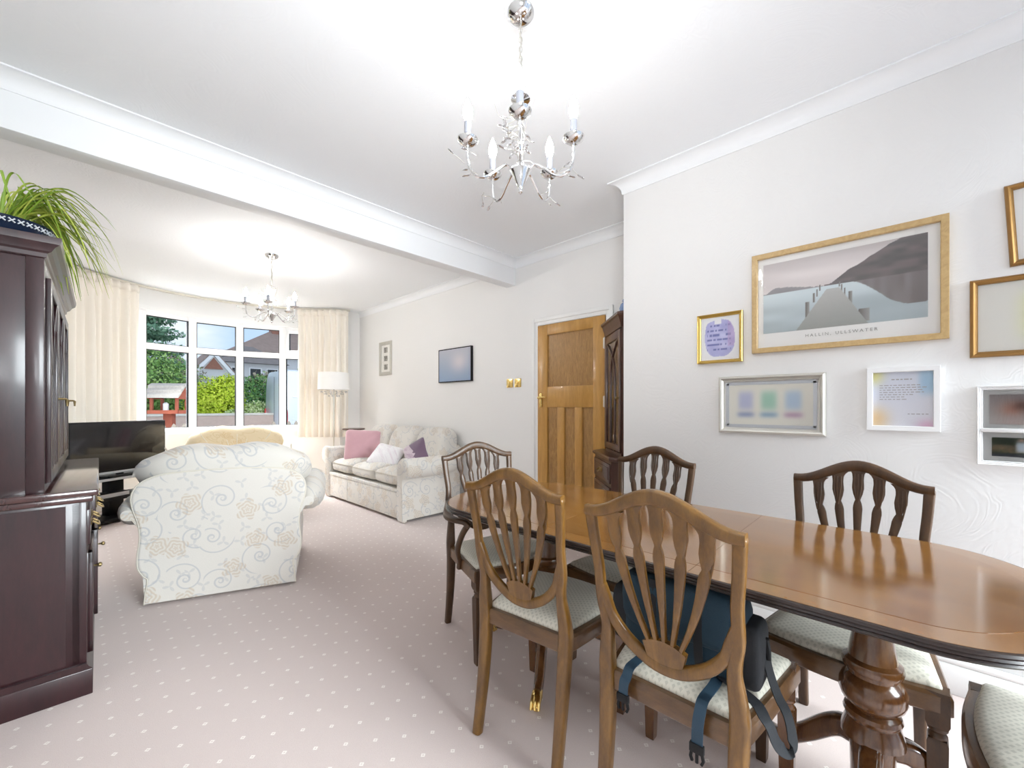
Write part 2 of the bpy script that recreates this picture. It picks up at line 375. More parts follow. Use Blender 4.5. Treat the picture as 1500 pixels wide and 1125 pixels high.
# ================================================================== the room
XL, XR, XC, YC = -.48, 3.12, 2.53, 1.38       # left wall, right wall, chimney breast face and its end
YB, YF, H = -1.75, 6.38, 2.70                 # back wall, front wall, ceiling height
BX, BY, BR = 1.3, 5.17, 1.95                  # bow window circle
def bow(a, r=BR): a = radians(a); return (BX+r*sin(a), BY+r*cos(a))
A0, A1 = -51.5, 51.5
arc = [bow(A0+(A1-A0)*i/48, BR+.1) for i in range(49)]
floor_poly = [(XL-.1, YB-.1), (XR+.1, YB-.1), (XR+.1, YF+.1)]+arc[::-1]+[(XL-.1, YF+.1)]
bm = B(); prism(bm, floor_poly, -.08, 0); struct('floor', bm, M['carpet'], smooth=False)
bm = B(); prism(bm, floor_poly, H, H+.15); struct('ceiling', bm, M['ceil'], smooth=False)
struct('wall_left', boxm(XL-.12, XL, YB-.1, YF+.1, 0, H), M['wall'], smooth=False)
struct('wall_right', boxm(XR, XR+.12, YC-.2, YF+.1, 0, H), M['wall'], smooth=False)
struct('wall_chimney', boxm(XC, XR+.12, YB-.1, YC, 0, H, bev=.004), M['wall'])
# back wall with an assumed wide garden door opening (unseen, behind the viewer), sized to shape the light
bm = B(); box(bm, XL, .30, YB-.12, YB, 0, H); box(bm, 2.45, XC, YB-.12, YB, 0, H); box(bm, .30, 2.45, YB-.12, YB, 2.52, H)
struct('wall_back', bm, M['wall'], smooth=False)
bm = B()
for x0, x1 in ((.30, .36), (.96, 1.04), (1.68, 1.76), (2.39, 2.45)): box(bm, x0, x1, YB-.09, YB-.02, 0, 2.52)
for z0, z1 in ((0, .07), (2.45, 2.52)): box(bm, .30, 2.45, YB-.09, YB-.02, z0, z1)
d2 = struct('door_2_assumed', bm, M['upvc'], 'assumed white framed garden doors, unseen behind the viewer', smooth=False)
obj('pane', boxm(.35, 2.4, YB-.06, YB-.054, .05, 2.47), M['glass'], d2, smooth=False)
# front wall: piers, bow below sill, bow above head
SILL, HEAD = .86, 2.42
def bowwall(bm, a0, a1, z0, z1, r0=BR-.06, r1=BR+.1, n=24):
    P = [bow(a0+(a1-a0)*i/n, r0) for i in range(n+1)]+[bow(a1+(a0-a1)*i/n, r1) for i in range(n+1)]
    prism(bm, P, z0, z1)
bm = B()
xl, yl = bow(A0); xr, yr = bow(A1)
box(bm, XL, xl+.03, YF, YF+.12, 0, H); box(bm, xr-.03, XR, YF, YF+.12, 0, H)
bowwall(bm, A0, A1, 0, SILL); bowwall(bm, A0, A1, HEAD, H)
bowwall(bm, A0, -40, SILL, HEAD, n=6); bowwall(bm, 42.5, A1, SILL, HEAD, n=6)
struct('wall_front', bm, M['wall'])
# window facets
win = struct('window_1', B(), M['upvc'], 'white framed curved bay window with five bays')
def facet(a0, a1, casement=False):
    p0, p1 = Vector((*bow(a0), 0)), Vector((*bow(a1), 0)); d = (p1-p0); L = d.length; d.normalize(); n = Vector((d.y, -d.x, 0))
    if n.dot(Vector((BX, BY, 0))-p0) < 0: n = -n
    Mx = Matrix((d.to_4d(), n.to_4d(), (0, 0, 1, 0), (0, 0, 0, 1))).transposed(); Mx[0][3], Mx[1][3], Mx[2][3], Mx[3][3] = p0.x, p0.y, 0, 1
    for i in range(3): Mx[3][i] = 0
    bm = B(); g = .055
    box(bm, 0, g*.9, -.04, .04, SILL, HEAD, .006, Mx); box(bm, L-g*.9, L, -.04, .04, SILL, HEAD, .006, Mx)
    box(bm, g*.9, L-g*.9, -.04, .04, SILL, .912, .006, Mx); box(bm, g*.9, L-g*.9, -.04, .04, 2.355, HEAD, .006, Mx); box(bm, g*.9, L-g*.9, -.04, .04, 1.925, 2.005, .006, Mx)
    obj('window_frame', bm, M['upvc'], win)
    ins = .045 if casement else 0
    if casement:
        bm = B(); x0, x1, z0, z1 = g*.9, L-g*.9, 2.005, 2.355
        box(bm, x0, x0+ins, -.03, .055, z0, z1, .005, Mx); box(bm, x1-ins, x1, -.03, .055, z0, z1, .005, Mx)
        box(bm, x0+ins, x1-ins, -.03, .055, z0, z0+ins, .005, Mx); box(bm, x0+ins, x1-ins, -.03, .055, z1-ins, z1, .005, Mx)
        obj('opening_light', bm, M['upvc'], win)
    # dark gaskets round every pane
    bm = B()
    for z0, z1, i2 in ((.912, 1.925, 0), (2.005, 2.355, ins)):
        x0, x1 = g*.9+i2, L-g*.9-i2; z0 += i2; z1 -= i2; t = .007
        box(bm, x0, x0+t, -.012, .03, z0, z1, 0, Mx); box(bm, x1-t, x1, -.012, .03, z0, z1, 0, Mx); box(bm, x0, x1, -.012, .03, z0, z0+t, 0, Mx); box(bm, x0, x1, -.012, .03, z1-t, z1, 0, Mx)
    obj('gasket', bm, M['black'], win, smooth=False)
    for z0, z1 in ((.912, 1.925), (2.005, 2.355)):
        bm = B(); box(bm, g*.8, L-g*.8, -.003, .003, z0, z1, 0, Mx); obj('pane', bm, M['glass'], win, smooth=False)
EA = [-40, -23.5, -7, 9.5, 26, 42.5]
for i in range(5): facet(EA[i], EA[i+1], i in (0, 4))
bm = B(); bowwall(bm, -41, 43.5, SILL-.035, SILL+.012, BR-.11, BR-.01); obj('window_sill', bm, M['white'], win)
bm = B(); bowwall(bm, -43, 45, HEAD-.01, HEAD+.045, BR-.10, BR-.03); obj('window_head_trim', bm, M['white'], win)
# beam, coving
bm = B(); box(bm, XL, XR, 2.93, 3.06, 2.45, H, .004); struct('trim_1', bm, M['coving'], 'white ceiling beam across the opening')
def cove(name, p0, p1, inward, drop=.078, proj=.078, m0=0, m1=0):
    """coved cornice from p0 to p1; inward = horizontal normal into the room; m0/m1 lengthen the top lip for mitres"""
    p0, p1, nv = Vector((*p0, 0)), Vector((*p1, 0)), Vector((*inward, 0)); d = (p1-p0).normalized()
    prof = [(0, 0), (0, -drop), (.006, -drop), (.008, -drop+.008)]+[(proj-.008-(proj-.016)*cos(t*pi/2/8), -drop+.008+(drop-.016)*sin(t*pi/2/8)) for t in range(9)]+[(proj-.004, -.008), (proj, -.008), (proj, 0)]
    rings = []
    for p, mm in ((p0, m0), (p1, m1)):
        rings.append([p+nv*a+d*(a*mm)+Vector((0, 0, H+b)) for a, b in prof])
    bm = B(); loft(bm, rings); return struct(name, bm, M['coving'], angle=35)
cove('trim_2', (XL, 2.93), (XR, 2.93), (0, -1), m0=1, m1=-1)
cove('trim_3', (XR, 2.93), (XR, YC), (-1, 0), m0=1, m1=-1)
cove('trim_4', (XR, YC), (XC, YC), (0, 1), m0=-1, m1=1)
cove('trim_5', (XC, YC), (XC, YB), (-1, 0), m0=-1, m1=-1)
cove('trim_6', (XR, YF), (XR, 3.06), (-1, 0), m0=1, m1=0)
cove('trim_7', (XL, YB), (XL, 2.93), (1, 0), m0=1, m1=-1)
cove('trim_8', (XL, 3.06), (XL, YF), (1, 0), m0=0, m1=-1)
# skirting
def skirt(name, x0, x1, y0, y1, ax):
    bm = B(); box(bm, x0, x1, y0, y1, 0, .125, .004)
    g = .010
    if ax == 'x': box(bm, x0+(g if x0 < XC else 0)*0, x1, y0, y1, .125, .15, .006)
    else: box(bm, x0, x1, y0, y1, .125, .15, .006)
    return struct(name, bm, M['white'])
skirt('baseboard_chimney', XC-.022, XC, YB, YC, 'x'); skirt('baseboard_right', XR-.02, XR, 2.70, YF, 'x')
skirt('baseboard_front', XL, xl, YF-.02, YF, 'y')
bm = B(); bowwall(bm, A0, A1, 0, .15, BR-.08, BR-.06); struct('baseboard_bay', bm, M['white'])
skirt('baseboard_left', XL, XL+.02, YB, 2.45, 'x')

# door in the right wall
dr = struct('door_1', B(), M['oak'], 'honey oak door with one square panel above three tall panels')
y0, y1, dz, xd = 1.865, 2.615, 1.982, XR
bm = B()
for a, b in ((y0, y0+.118), (y1-.118, y1)): box(bm, xd-.02, xd-.001, a, b, .005, dz, .002)
for a, b in ((1.885, dz), (1.19, 1.385), (.005, .22)): box(bm, xd-.0195, xd-.001, y0+.118, y1-.118, a, b, .002)
for a, b in ((2.104, 2.178+.0), (2.296, 2.376)): pass
for a, b in ((2.100, 2.178), (2.296, 2.376)): box(bm, xd-.019, xd-.001, a, b, .22, 1.19, .002)
obj('stiles_and_rails', bm, M['oak'], dr)
for a, b, c, d in ((1.983, 2.497, 1.385, 1.885), (1.983, 2.100, .22, 1.19), (2.178, 2.296, .22, 1.19), (2.376, 2.497, .22, 1.19)):
    bm = B(); box(bm, xd-.0045, xd-.0005, a, b, c, d)
    for (e, f, g, h) in ((a, b, c, c+.008), (a, b, d-.008, d), (a, a+.008, c, d), (b-.008, b, c, d)): box(bm, xd-.009, xd-.001, e, f, g, h)
    obj('panel', bm, M['oakpanel'], dr, smooth=False)
bm = B(); box(bm, xd-.028, xd-.019, 2.553, 2.589, 1.19, 1.325, .004); hp = obj('handle_plate', bm, M['brass'], dr)
bm = B(); tube(bm, [(xd-.028, 2.572, 1.28), (xd-.065, 2.572, 1.28), (xd-.068, 2.55, 1.283), (xd-.066, 2.50, 1.288), (xd-.064, 2.475, 1.282)], [.010, .010, .010, .009, .006]); obj('handle', bm, M['brass'], hp)
for z in (1.74, 1.24):
    bm = B(); box(bm, xd-.03, xd-.012, y0-.022, y0+.012, z-.045, z+.045, .002); tube(bm, [(xd-.03, y0-.004, z-.05), (xd-.03, y0-.004, z+.05)], .007); obj('hinge', bm, M['nickel'], dr)
bm = B()
for i, (w0, w1, t) in enumerate(((.006, .075, .012), (.04, .075, .024))):
    box(bm, xd-t, xd, y0-w1, y0-w0, 0, dz+w1, .003); box(bm, xd-t, xd, y1+w0, y1+w1, 0, dz+w1, .003); box(bm, xd-t, xd, y0-w0, y1+w0, dz+w0, dz+w1, .003)
obj('door_frame', bm, M['white'], dr)
# light switches
for yy, lab in ((3.01, 'brass light switch plate further from the oak door'), (2.895, 'brass light switch plate nearer to the oak door')):
    t = thing('light_switch', lab, 'switch', (XR, yy, 1.44))
    obj('switch_plate', boxm(-.008, 0, -.045, .045, -.045, .045, bev=.003), M['brass'], t)
    obj('rocker', boxm(-.013, -.007, -.008, .008, -.014, .014, bev=.002), M['brass'], t)

# ================================================================== curtains
def curtain(name, path, z0, z1, label, per=.095, amp=.04, seed=1):
    rnd = random.Random(seed)
    t = thing(name, label, 'curtain', (*path[0], 0))
    P = smoothpts([Vector((*p, 0)) for p in path], 14); ln = [0]
    for a, b in zip(P, P[1:]): ln.append(ln[-1]+(b-a).length)
    N = int(ln[-1]/.009); rows = [0, .03, .07, .12, .25, .45, .7, .9, 1]
    ph = [rnd.uniform(-.7, .7) for _ in range(40)]
    grid = []
    for w in rows:
        z = z1+(z0-z1)*w; r = []
        for i in range(N+1):
            s = ln[-1]*i/N; k = 0
            while k < len(ln)-2 and ln[k+1] < s: k += 1
            f = (s-ln[k])/(ln[k+1]-ln[k]); p = P[k].lerp(P[k+1], f); d = (P[k+1]-P[k]).normalized(); n = Vector((d.y, -d.x, 0))
            u = s/per; c = int(u) % 40; am = amp*(.45+.55*min(1, w*3))*(.75+.5*abs(ph[c]))
            off = am*sin(2*pi*u+ph[c]*.6*w)+.35*am*sin(2*pi*u*.47+1.3+w)
            if w < .1: off += .012*(1 if (u % 1) < .35 else 0)
            r.append(p+n*off+Vector((0, 0, z))-Vector((*path[0], 0)))
        grid.append(r)
    bm = B(); loft(bm, grid, cap=False, closed=False)
    o = obj('drape', bm, M['curtain'], t, angle=180, recalc=False)
    md = o.modifiers.new('s', 'SOLIDIFY'); md.thickness = .004
    bm = B(); loft(bm, [[q+Vector((0, 0, dz)) for q in grid[0]] for dz in (.004, -.075)], cap=False, closed=False)
    h = obj('heading_tape', bm, M['curtain'], t, angle=180, recalc=False); md = h.modifiers.new('s', 'SOLIDIFY'); md.thickness = .012
    return t
TR = 1.79
cp = lambda x: (x, BY+sqrt(TR*TR-(x-BX)**2))
curtain('curtain', [(-.44, 6.24), (-.25, 6.25), cp(-.05), cp(.12), cp(.3), cp(.51)], .73, 2.655, 'cream pleated curtain left of the bay window, behind the television', seed=3)
curtain('curtain', [cp(2.29), cp(2.42), cp(2.55), (2.70, 6.27), (2.86, 6.22)], .73, 2.655, 'cream pleated curtain right of the bay window, behind the floor lamp', seed=5)
trk = [Vector((-.44, 6.26, 2.675)), Vector((-.2, 6.26, 2.675))]+[Vector((*cp(-.1+2.75*i/24), 2.675)) for i in range(25)]+[Vector((2.88, 6.21, 2.675))]
bm = B(); sweep(bm, trk, .012, .016, N=(0, 0, 1)); tag(obj('curtain_track', bm, M['piping']), 'thin curved cream curtain track under the ceiling at the bay', 'curtain rail')

# ================================================================== left display dresser
def dresser():
    t = thing('display_dresser', 'tall dark red mahogany dresser with glazed upper doors against the left wall', 'cabinet', (.02, 2.48, 0), radians(-1.3))
    D, Wd = -.43, 1.45
    m = M['mahog']
    bm = B(); box(bm, D, .018, -.018, Wd+.018, 0, .105, .003)
    prism(bm, [(D, .105), (.018, .105), (.012, .112), (.006, .118), (0, .13), (D, .13)], -.016, Wd+.016, 'y'); obj('plinth', bm, m, t)
    bm = B(); box(bm, D, -.02, 0, Wd, .12, .80, .002); box(bm, -.045, 0, 0, .06, .13, .80, .003); box(bm, -.045, 0, Wd-.06, Wd, .13, .80, .003)
    box(bm, -.03, 0, .06, Wd-.06, .76, .80, .002); box(bm, -.03, -.002, .06, Wd-.06, .575, .6, .002); box(bm, D, -.06, -.004, 0, .14, .79); obj('base_carcass', bm, m, t)
    bm = B(); box(bm, D, .036, -.02, Wd+.02, .825, .853, .008); box(bm, D, .02, -.01, Wd+.01, .80, .825, .006); obj('worktop', bm, M['mahogtop'], t)
    bw = (Wd-.12)/3
    for i in range(3):
        a = .06+bw*i+.006; b = a+bw-.012; pr = .018 if i == 1 else .004
        dw = obj('drawer', boxm(-.02, .006+pr, a, b, .605, .755, bev=.004), m, t)
        for yy in ((a+b)/2-.09, (a+b)/2+.09):
            bm = B(); box(bm, .006+pr, .010+pr, yy-.02, yy+.02, .665, .70, .002); sweep(bm, [(.012+pr, yy-.03, .685), (.03+pr, yy-.03, .67), (.034+pr, yy, .662), (.03+pr, yy+.03, .67), (.012+pr, yy+.03, .685)], .004, .004); obj('drawer_handle', bm, M['abrass'], dw)
        bm = B(); box(bm, -.02, .004+pr, a, b, .14, .57, .004)
        for (e, f, g, h) in ((a, a+.05, .14, .57), (b-.05, b, .14, .57), (a, b, .14, .19), (a, b, .52, .57)): box(bm, 0, .014+pr, e, f, g, h, .003)
        dd = obj('door', bm, m, t); bm = B(); lathe(bm, [(.004, 0), (.005, .012), (.011, .018), (.011, .026), (.004, .03)], n=12, M=Matrix.Translation((.014+pr, b-.025, .40)) @ Matrix.Rotation(pi/2, 4, 'Y')); obj('knob', bm, M['abrass'], dd)
    U = -.118; T = 1.79
    bm = B(); box(bm, D, U-.02, .012, .034, .853, T, .002); box(bm, D, U-.02, Wd-.034, Wd-.012, .853, T, .002); box(bm, D, D+.012, .03, Wd-.03, .853, T)
    box(bm, D, U-.02, .03, Wd-.03, .853, .89); box(bm, D, U-.02, .03, Wd-.03, T-.04, T)
    box(bm, U-.05, U, .006, .055, .853, T, .003); box(bm, U-.05, U, Wd-.055, Wd-.006, .853, T, .003)
    box(bm, U-.02, U, .05, Wd-.05, T-.06, T, .002); box(bm, U-.02, U, .05, Wd-.05, .853, .88, .002); obj('upper_carcass', bm, m, t)
    for z in (1.15, 1.45): obj('shelf', boxm(D+.01, U-.05, .035, Wd-.035, z, z+.018), m, t)
    prof = [(0, 0), (.006, .004), (.008, .02), (.02, .028), (.03, .046), (.044, .058), (.048, .075), (.048, .085)]
    bm = B(); rings = []
    for o_, z in prof: rings.append([(D, .006-o_*.55, T+z), (U+o_, .006-o_*.55, T+z), (U+o_, Wd-.006+o_*.55, T+z), (D, Wd-.006+o_*.55, T+z)])
    loft(bm, rings); obj('cornice', bm, m, t, angle=20)
    bw = (Wd-.11)/3
    for i in range(3):
        a = .055+bw*i+.004; b = a+bw-.008; z0, z1 = .885, T-.065
        bm = B()
        for (e, f, g, h) in ((a, a+.045, z0, z1), (b-.045, b, z0, z1), (a+.045, b-.045, z0, z0+.05), (a+.045, b-.045, z1-.05, z1)): box(bm, U-.004, U+.016, e, f, g, h, .004)
        dd = obj('glazed_door', bm, m, t)
        obj('glass_pane', boxm(U+.002, U+.005, a+.04, b-.04, z0+.04, z1-.04), M['cabglass'], dd, smooth=False)
        c = (a+b)/2; hw = (b-a)/2-.045; zt = z1-.05
        bm = B(); x = U+.009
        for s in (-1, 1):
            sweep(bm, smoothpts([(x, c+s*hw*.33, z0+.05), (x, c+s*hw*.33, zt-.34), (x, c+s*hw*.15, zt-.2), (x, c-s*hw*.5, zt-.06), (x, c-s*hw*.9, zt)], 5), .006, .006, N=(1, 0, 0), n=6)
            sweep(bm, smoothpts([(x, c+s*hw*.33, zt-.34), (x, c+s*hw*.8, zt-.2), (x, c+s*hw, zt-.12)], 5), .006, .006, N=(1, 0, 0), n=6)
        obj('glazing_bars', bm, m, dd)
        bm = B(); hy = b-.022 if i != 1 else a+.022
        tube(bm, [(U+.014, hy, 1.235), (U+.04, hy, 1.235), (U+.044, hy, 1.23), (U+.044, hy, 1.20)], [.006, .005, .007, .004]); obj('door_handle', bm, M['abrass'], dd)
    return t
dresser()
# spider plant in a patterned bowl on top of the dresser
pl = thing('spider_plant', 'spider plant with arching yellow green leaves in a navy bowl on top of the dresser', 'plant', (-.24, 2.76, 1.877))
bm = B(); lathe(bm, [(.10, 0), (.115, .005), (.155, .05), (.165, .085), (.168, .09), (.158, .09), (.15, .075), (.02, .07)], n=32); pot = obj('pot', bm, M['potblue'], pl)
bm = B()
for k in range(40):
    a = 2*pi*k/40
    for s in (-1, 1):
        p = Vector((cos(a)*.163, sin(a)*.1645, .072)); tt = Vector((-sin(a), cos(a), 0))
        sweep(bm, [p-tt*.009+Vector((0, 0, s*.008)), p+Vector((0, 0, 0)), p+tt*.009+Vector((0, 0, s*.008))], .0025, .003, N=(cos(a), sin(a), .3), n=4)
obj('white_pattern', bm, M['potwhite'], pot)
rl = random.Random(11)
def leafribbon(pts, w):
    P = smoothpts(pts, 5); n = len(P); bm = B(); rows = []
    for i, p in enumerate(P):
        t = i/(n-1); T = (P[min(i+1, n-1)]-P[max(i-1, 0)]).normalized(); sd = T.cross(Vector((0, 0, 1)))
        if sd.length < .05: sd = T.cross(Vector((0, 1, .2)))
        sd.normalize(); up = sd.cross(T); ww = w*(.55+.9*t if t < .5 else 2*(1-t))*1.0+.0006
        rows.append([p-sd*ww+up*ww*.45, p, p+sd*ww+up*ww*.45])
    loft(bm, rows, cap=False, closed=False); return bm
for k in range(110):
    a = rl.uniform(-.5, 1.25) if k % 4 else rl.uniform(-2.1, 2.1)
    L = rl.uniform(.22, .40); up = rl.uniform(.03, .20); r0 = rl.uniform(0, .06); dr_ = rl.uniform(-.05, .26)
    if cos(a) < .45: dr_ = min(dr_, .02); L *= .6 if cos(a) < 0 else .75
    c, s = cos(a), sin(a); b = rl.uniform(-.25, .25)
    pts = [(c*r0, s*r0, .07), (c*(r0+L*.22), s*(r0+L*.22), .10+up*.75), (c*L*.55-s*b*L*.25, s*L*.55+c*b*L*.25, .12+up*.9-dr_*.15), (c*L*.82-s*b*L*.6, s*L*.82+c*b*L*.6, .10+up*.55-dr_*.55), (c*L*.96-s*b*L, s*L*.96+c*b*L, .10+up*.1-dr_)]
    o = obj('leaf', leafribbon(pts, rl.uniform(.0042, .0075)), M['leaf2'] if k % 2 else M['leaf'], pl, angle=180, recalc=False)

# ================================================================== corner cabinet in the alcove
def corner_cab():
    t = thing('corner_cabinet', 'dark wood corner display cabinet with glazed door, beside the oak door', 'cabinet', (XR-.003, YC+.003, 0))
    m = M['mahog2']
    # local: back corner at origin, sides run along -x (chimney return) and +y (right wall)
    def plan(r, s): return [(0, 0), (-r, 0), (-r, s), (-s, r), (0, r)]
    def offs(r, s, o): return [(0, 0), (-r-o, 0), (-r-o, s+o*.4), (-s-o*.4, r+o), (0, r+o)]
    rb, sb = .50, .14; ru, su = .425, .10
    bm = B(); prism(bm, plan(rb, sb), .08, .80); obj('base_carcass', bm, m, t, smooth=False)
    bm = B(); prism(bm, offs(rb, sb, .012), 0, .08); obj('plinth', bm, m, t, smooth=False)
    bm = B(); loft(bm, [[(*p, z) for p in offs(rb, sb, o)] for o, z in ((.0, .80), (.018, .81), (.022, .825), (.012, .835))]); obj('waist_moulding', bm, m, t, angle=20)
    # upper as a hollow shell
    bm = B(); z0, z1 = .835, 1.80
    box(bm, -ru, 0, 0, .012, z0, z1); box(bm, -.012, 0, 0, ru, z0, z1); box(bm, -ru, -ru+.016, 0, su, z0, z1); box(bm, -su, 0, ru-.016, ru, z0, z1)
    prism(bm, plan(ru, su), z0, z0+.02); prism(bm, plan(ru, su), z1-.03, z1); obj('upper_carcass', bm, m, t, smooth=False)
    for z in (1.15, 1.45): bm = B(); prism(bm, plan(ru-.02, su-.01), z, z+.012); obj('shelf', bm, m, t, smooth=False)
    bm = B(); loft(bm, [[(*p, z) for p in offs(ru, su, o)] for o, z in ((0, 1.77), (.006, 1.775), (.010, 1.80), (.02, 1.83), (.026, 1.85), (.036, 1.862), (.036, 1.878))]); obj('cornice', bm, m, t, angle=20)
    # diagonal front: frame of reference d along the face
    def face(r, s): 
        p, q_ = Vector((-r, s, 0)), Vector((-s, r, 0)); d = (q_-p); L = d.length; d.normalize(); n = Vector((-d.y, d.x, 0))
        Mx = Matrix.Translation(p) @ Matrix(((d.x, n.x, 0, 0), (d.y, n.y, 0, 0), (0, 0, 1, 0), (0, 0, 0, 1))); return Mx, L
    Mx, L = face(ru, su); bm = B(); a, b = .01, L-.01; c0, c1 = .865, 1.76
    for (e, f, g, h) in ((a, a+.05, c0, c1), (b-.05, b, c0, c1), (a+.05, b-.05, c0, c0+.05), (a+.05, b-.05, c1-.06, c1)): box(bm, e, f, -.01, .012, g, h, .003, Mx)
    d = obj('glazed_door', bm, m, t)
    bm = B(); box(bm, a+.045, b-.045, -.002, .002, c0+.045, c1-.055, 0, Mx); obj('glass_pane', bm, M['cabglass'], d, smooth=False)
    bm = B(); w = (b-a)/2-.05; cc = L/2
    for s in (-1, 1):
        sweep(bm, [Mx @ p for p in smoothpts([(cc+s*w*.35, .006, c0+.05), (cc+s*w*.35, .006, c1-.35), (cc+s*w*.1, .006, c1-.2), (cc-s*w*.6, .006, c1-.09), (cc-s*w, .006, c1-.06)], 5)], .006, .006, N=(Mx.to_3x3() @ Vector((0, 1, 0))), n=6)
    obj('glazing_bars', bm, m, d)
    bm = B(); lathe(bm, [(.004, 0), (.005, .012), (.009, .016), (.009, .022), (.004, .026)], n=10, M=Mx @ Matrix.Translation((a+.025, .012, 1.26)) @ Matrix.Rotation(-pi/2, 4, 'X')); obj('knob', bm, M['abrass'], d)
    Mx, L = face(rb, sb)
    for (z0, z1, nm) in ((.64, .78, 'drawer'), (.11, .61, 'door')):
        bm = B(); box(bm, .015, L-.015, -.004, .012, z0, z1, .004, Mx); box(bm, .04, L-.04, .012, .016, z0+.025, z1-.025, .003, Mx); d = obj(nm, bm, m, t)
        bm = B(); zz = (z0+z1)/2
        sweep(bm, [Mx @ Vector(p) for p in ((L/2-.035, .016, zz+.008), (L/2-.035, .036, zz), (L/2, .04, zz-.012), (L/2+.035, .036, zz), (L/2+.035, .016, zz+.008))], .004, .004, N=(0, 0, 1)); box(bm, L/2-.045, L/2+.045, .016, .018, zz-.008, zz+.02, 0, Mx); obj('handle', bm, M['abrass'], d)
    return t
corner_cab()
jar = thing('pottery_jar', 'small pale blue pottery jar on top of the corner cabinet', 'jar', (XR-.30, YC+.13, 1.881))
bm = B(); lathe(bm, [(.03, 0), (.05, .02), (.055, .05), (.045, .08), (.028, .095), (.032, .105)], n=20); obj('body', bm, M['delft'], jar)
bm = B(); lathe(bm, [(.034, .105), (.03, .115), (.012, .125), (.008, .135), (.012, .145), (.006, .152)], n=16); obj('lid', bm, M['delft'], jar)
gob = thing('glass_ornament', 'small glass ornament on the lowest shelf of the corner cabinet', 'ornament', (XR-.28, YC+.22, .857))
bm = B(); lathe(bm, [(.025, 0), (.028, .005), (.006, .02), (.006, .05), (.03, .08), (.034, .12), (.03, .13)], n=16); obj('bowl', bm, M['crystal'], gob)

# ================================================================== upholstery
def outline_y(poly, k=5): return [(p.x, p.y) for p in smoothpts([Vector((a, b, 0)) for a, b in poly], k, closed=True)]
def arm_piece(bm, s, x, yb, yf, zt=.64, r=.105, w=.15, ov=.03):
    """one rolled arm, outer side towards s; x = outer face, runs from y=yb (back) to yf (front)"""
    prof = [(-w, .03), (-w, .40), (-w+.0, .48), (-w+.01, zt-.10)]
    cx, cz = -w/2+.035, zt-r
    for k in range(13):
        a = pi*1.08-(pi*1.62)*k/12; prof.append((cx+r*cos(a), cz+r*sin(a)))
    prof += [(-ov+.01, cz-r*.98), (-ov-.005, .42), (-ov, .35), (-ov+.008, .22), (-ov, .03)]
    n = 8; rings = []
    for i in range(n+1):
        t = i/n; y = yb+(yf-yb)*t; k = 1 if t > .3 else .30+.70*sqrt(t/.3)
        k = k if t < .97 else .97
        rings.append([(x+s*((px-cx)*k+cx if pz > .42 else px), y, (pz-cz)*k+cz if pz > .42 else pz) for px, pz in prof])
    loft(bm, rings)
    return [(x+s*px, pz) for px, pz in prof]
BACKH = [(0, .805), (.18, .80), (.33, .785), (.425, .74), (.462, .67), (.455, .59), (.432, .51), (.422, .42), (.432, .32), (.432, .24), (.405, .185), (.386, .16), (.395, .08), (.402, .015), (0, .015)]
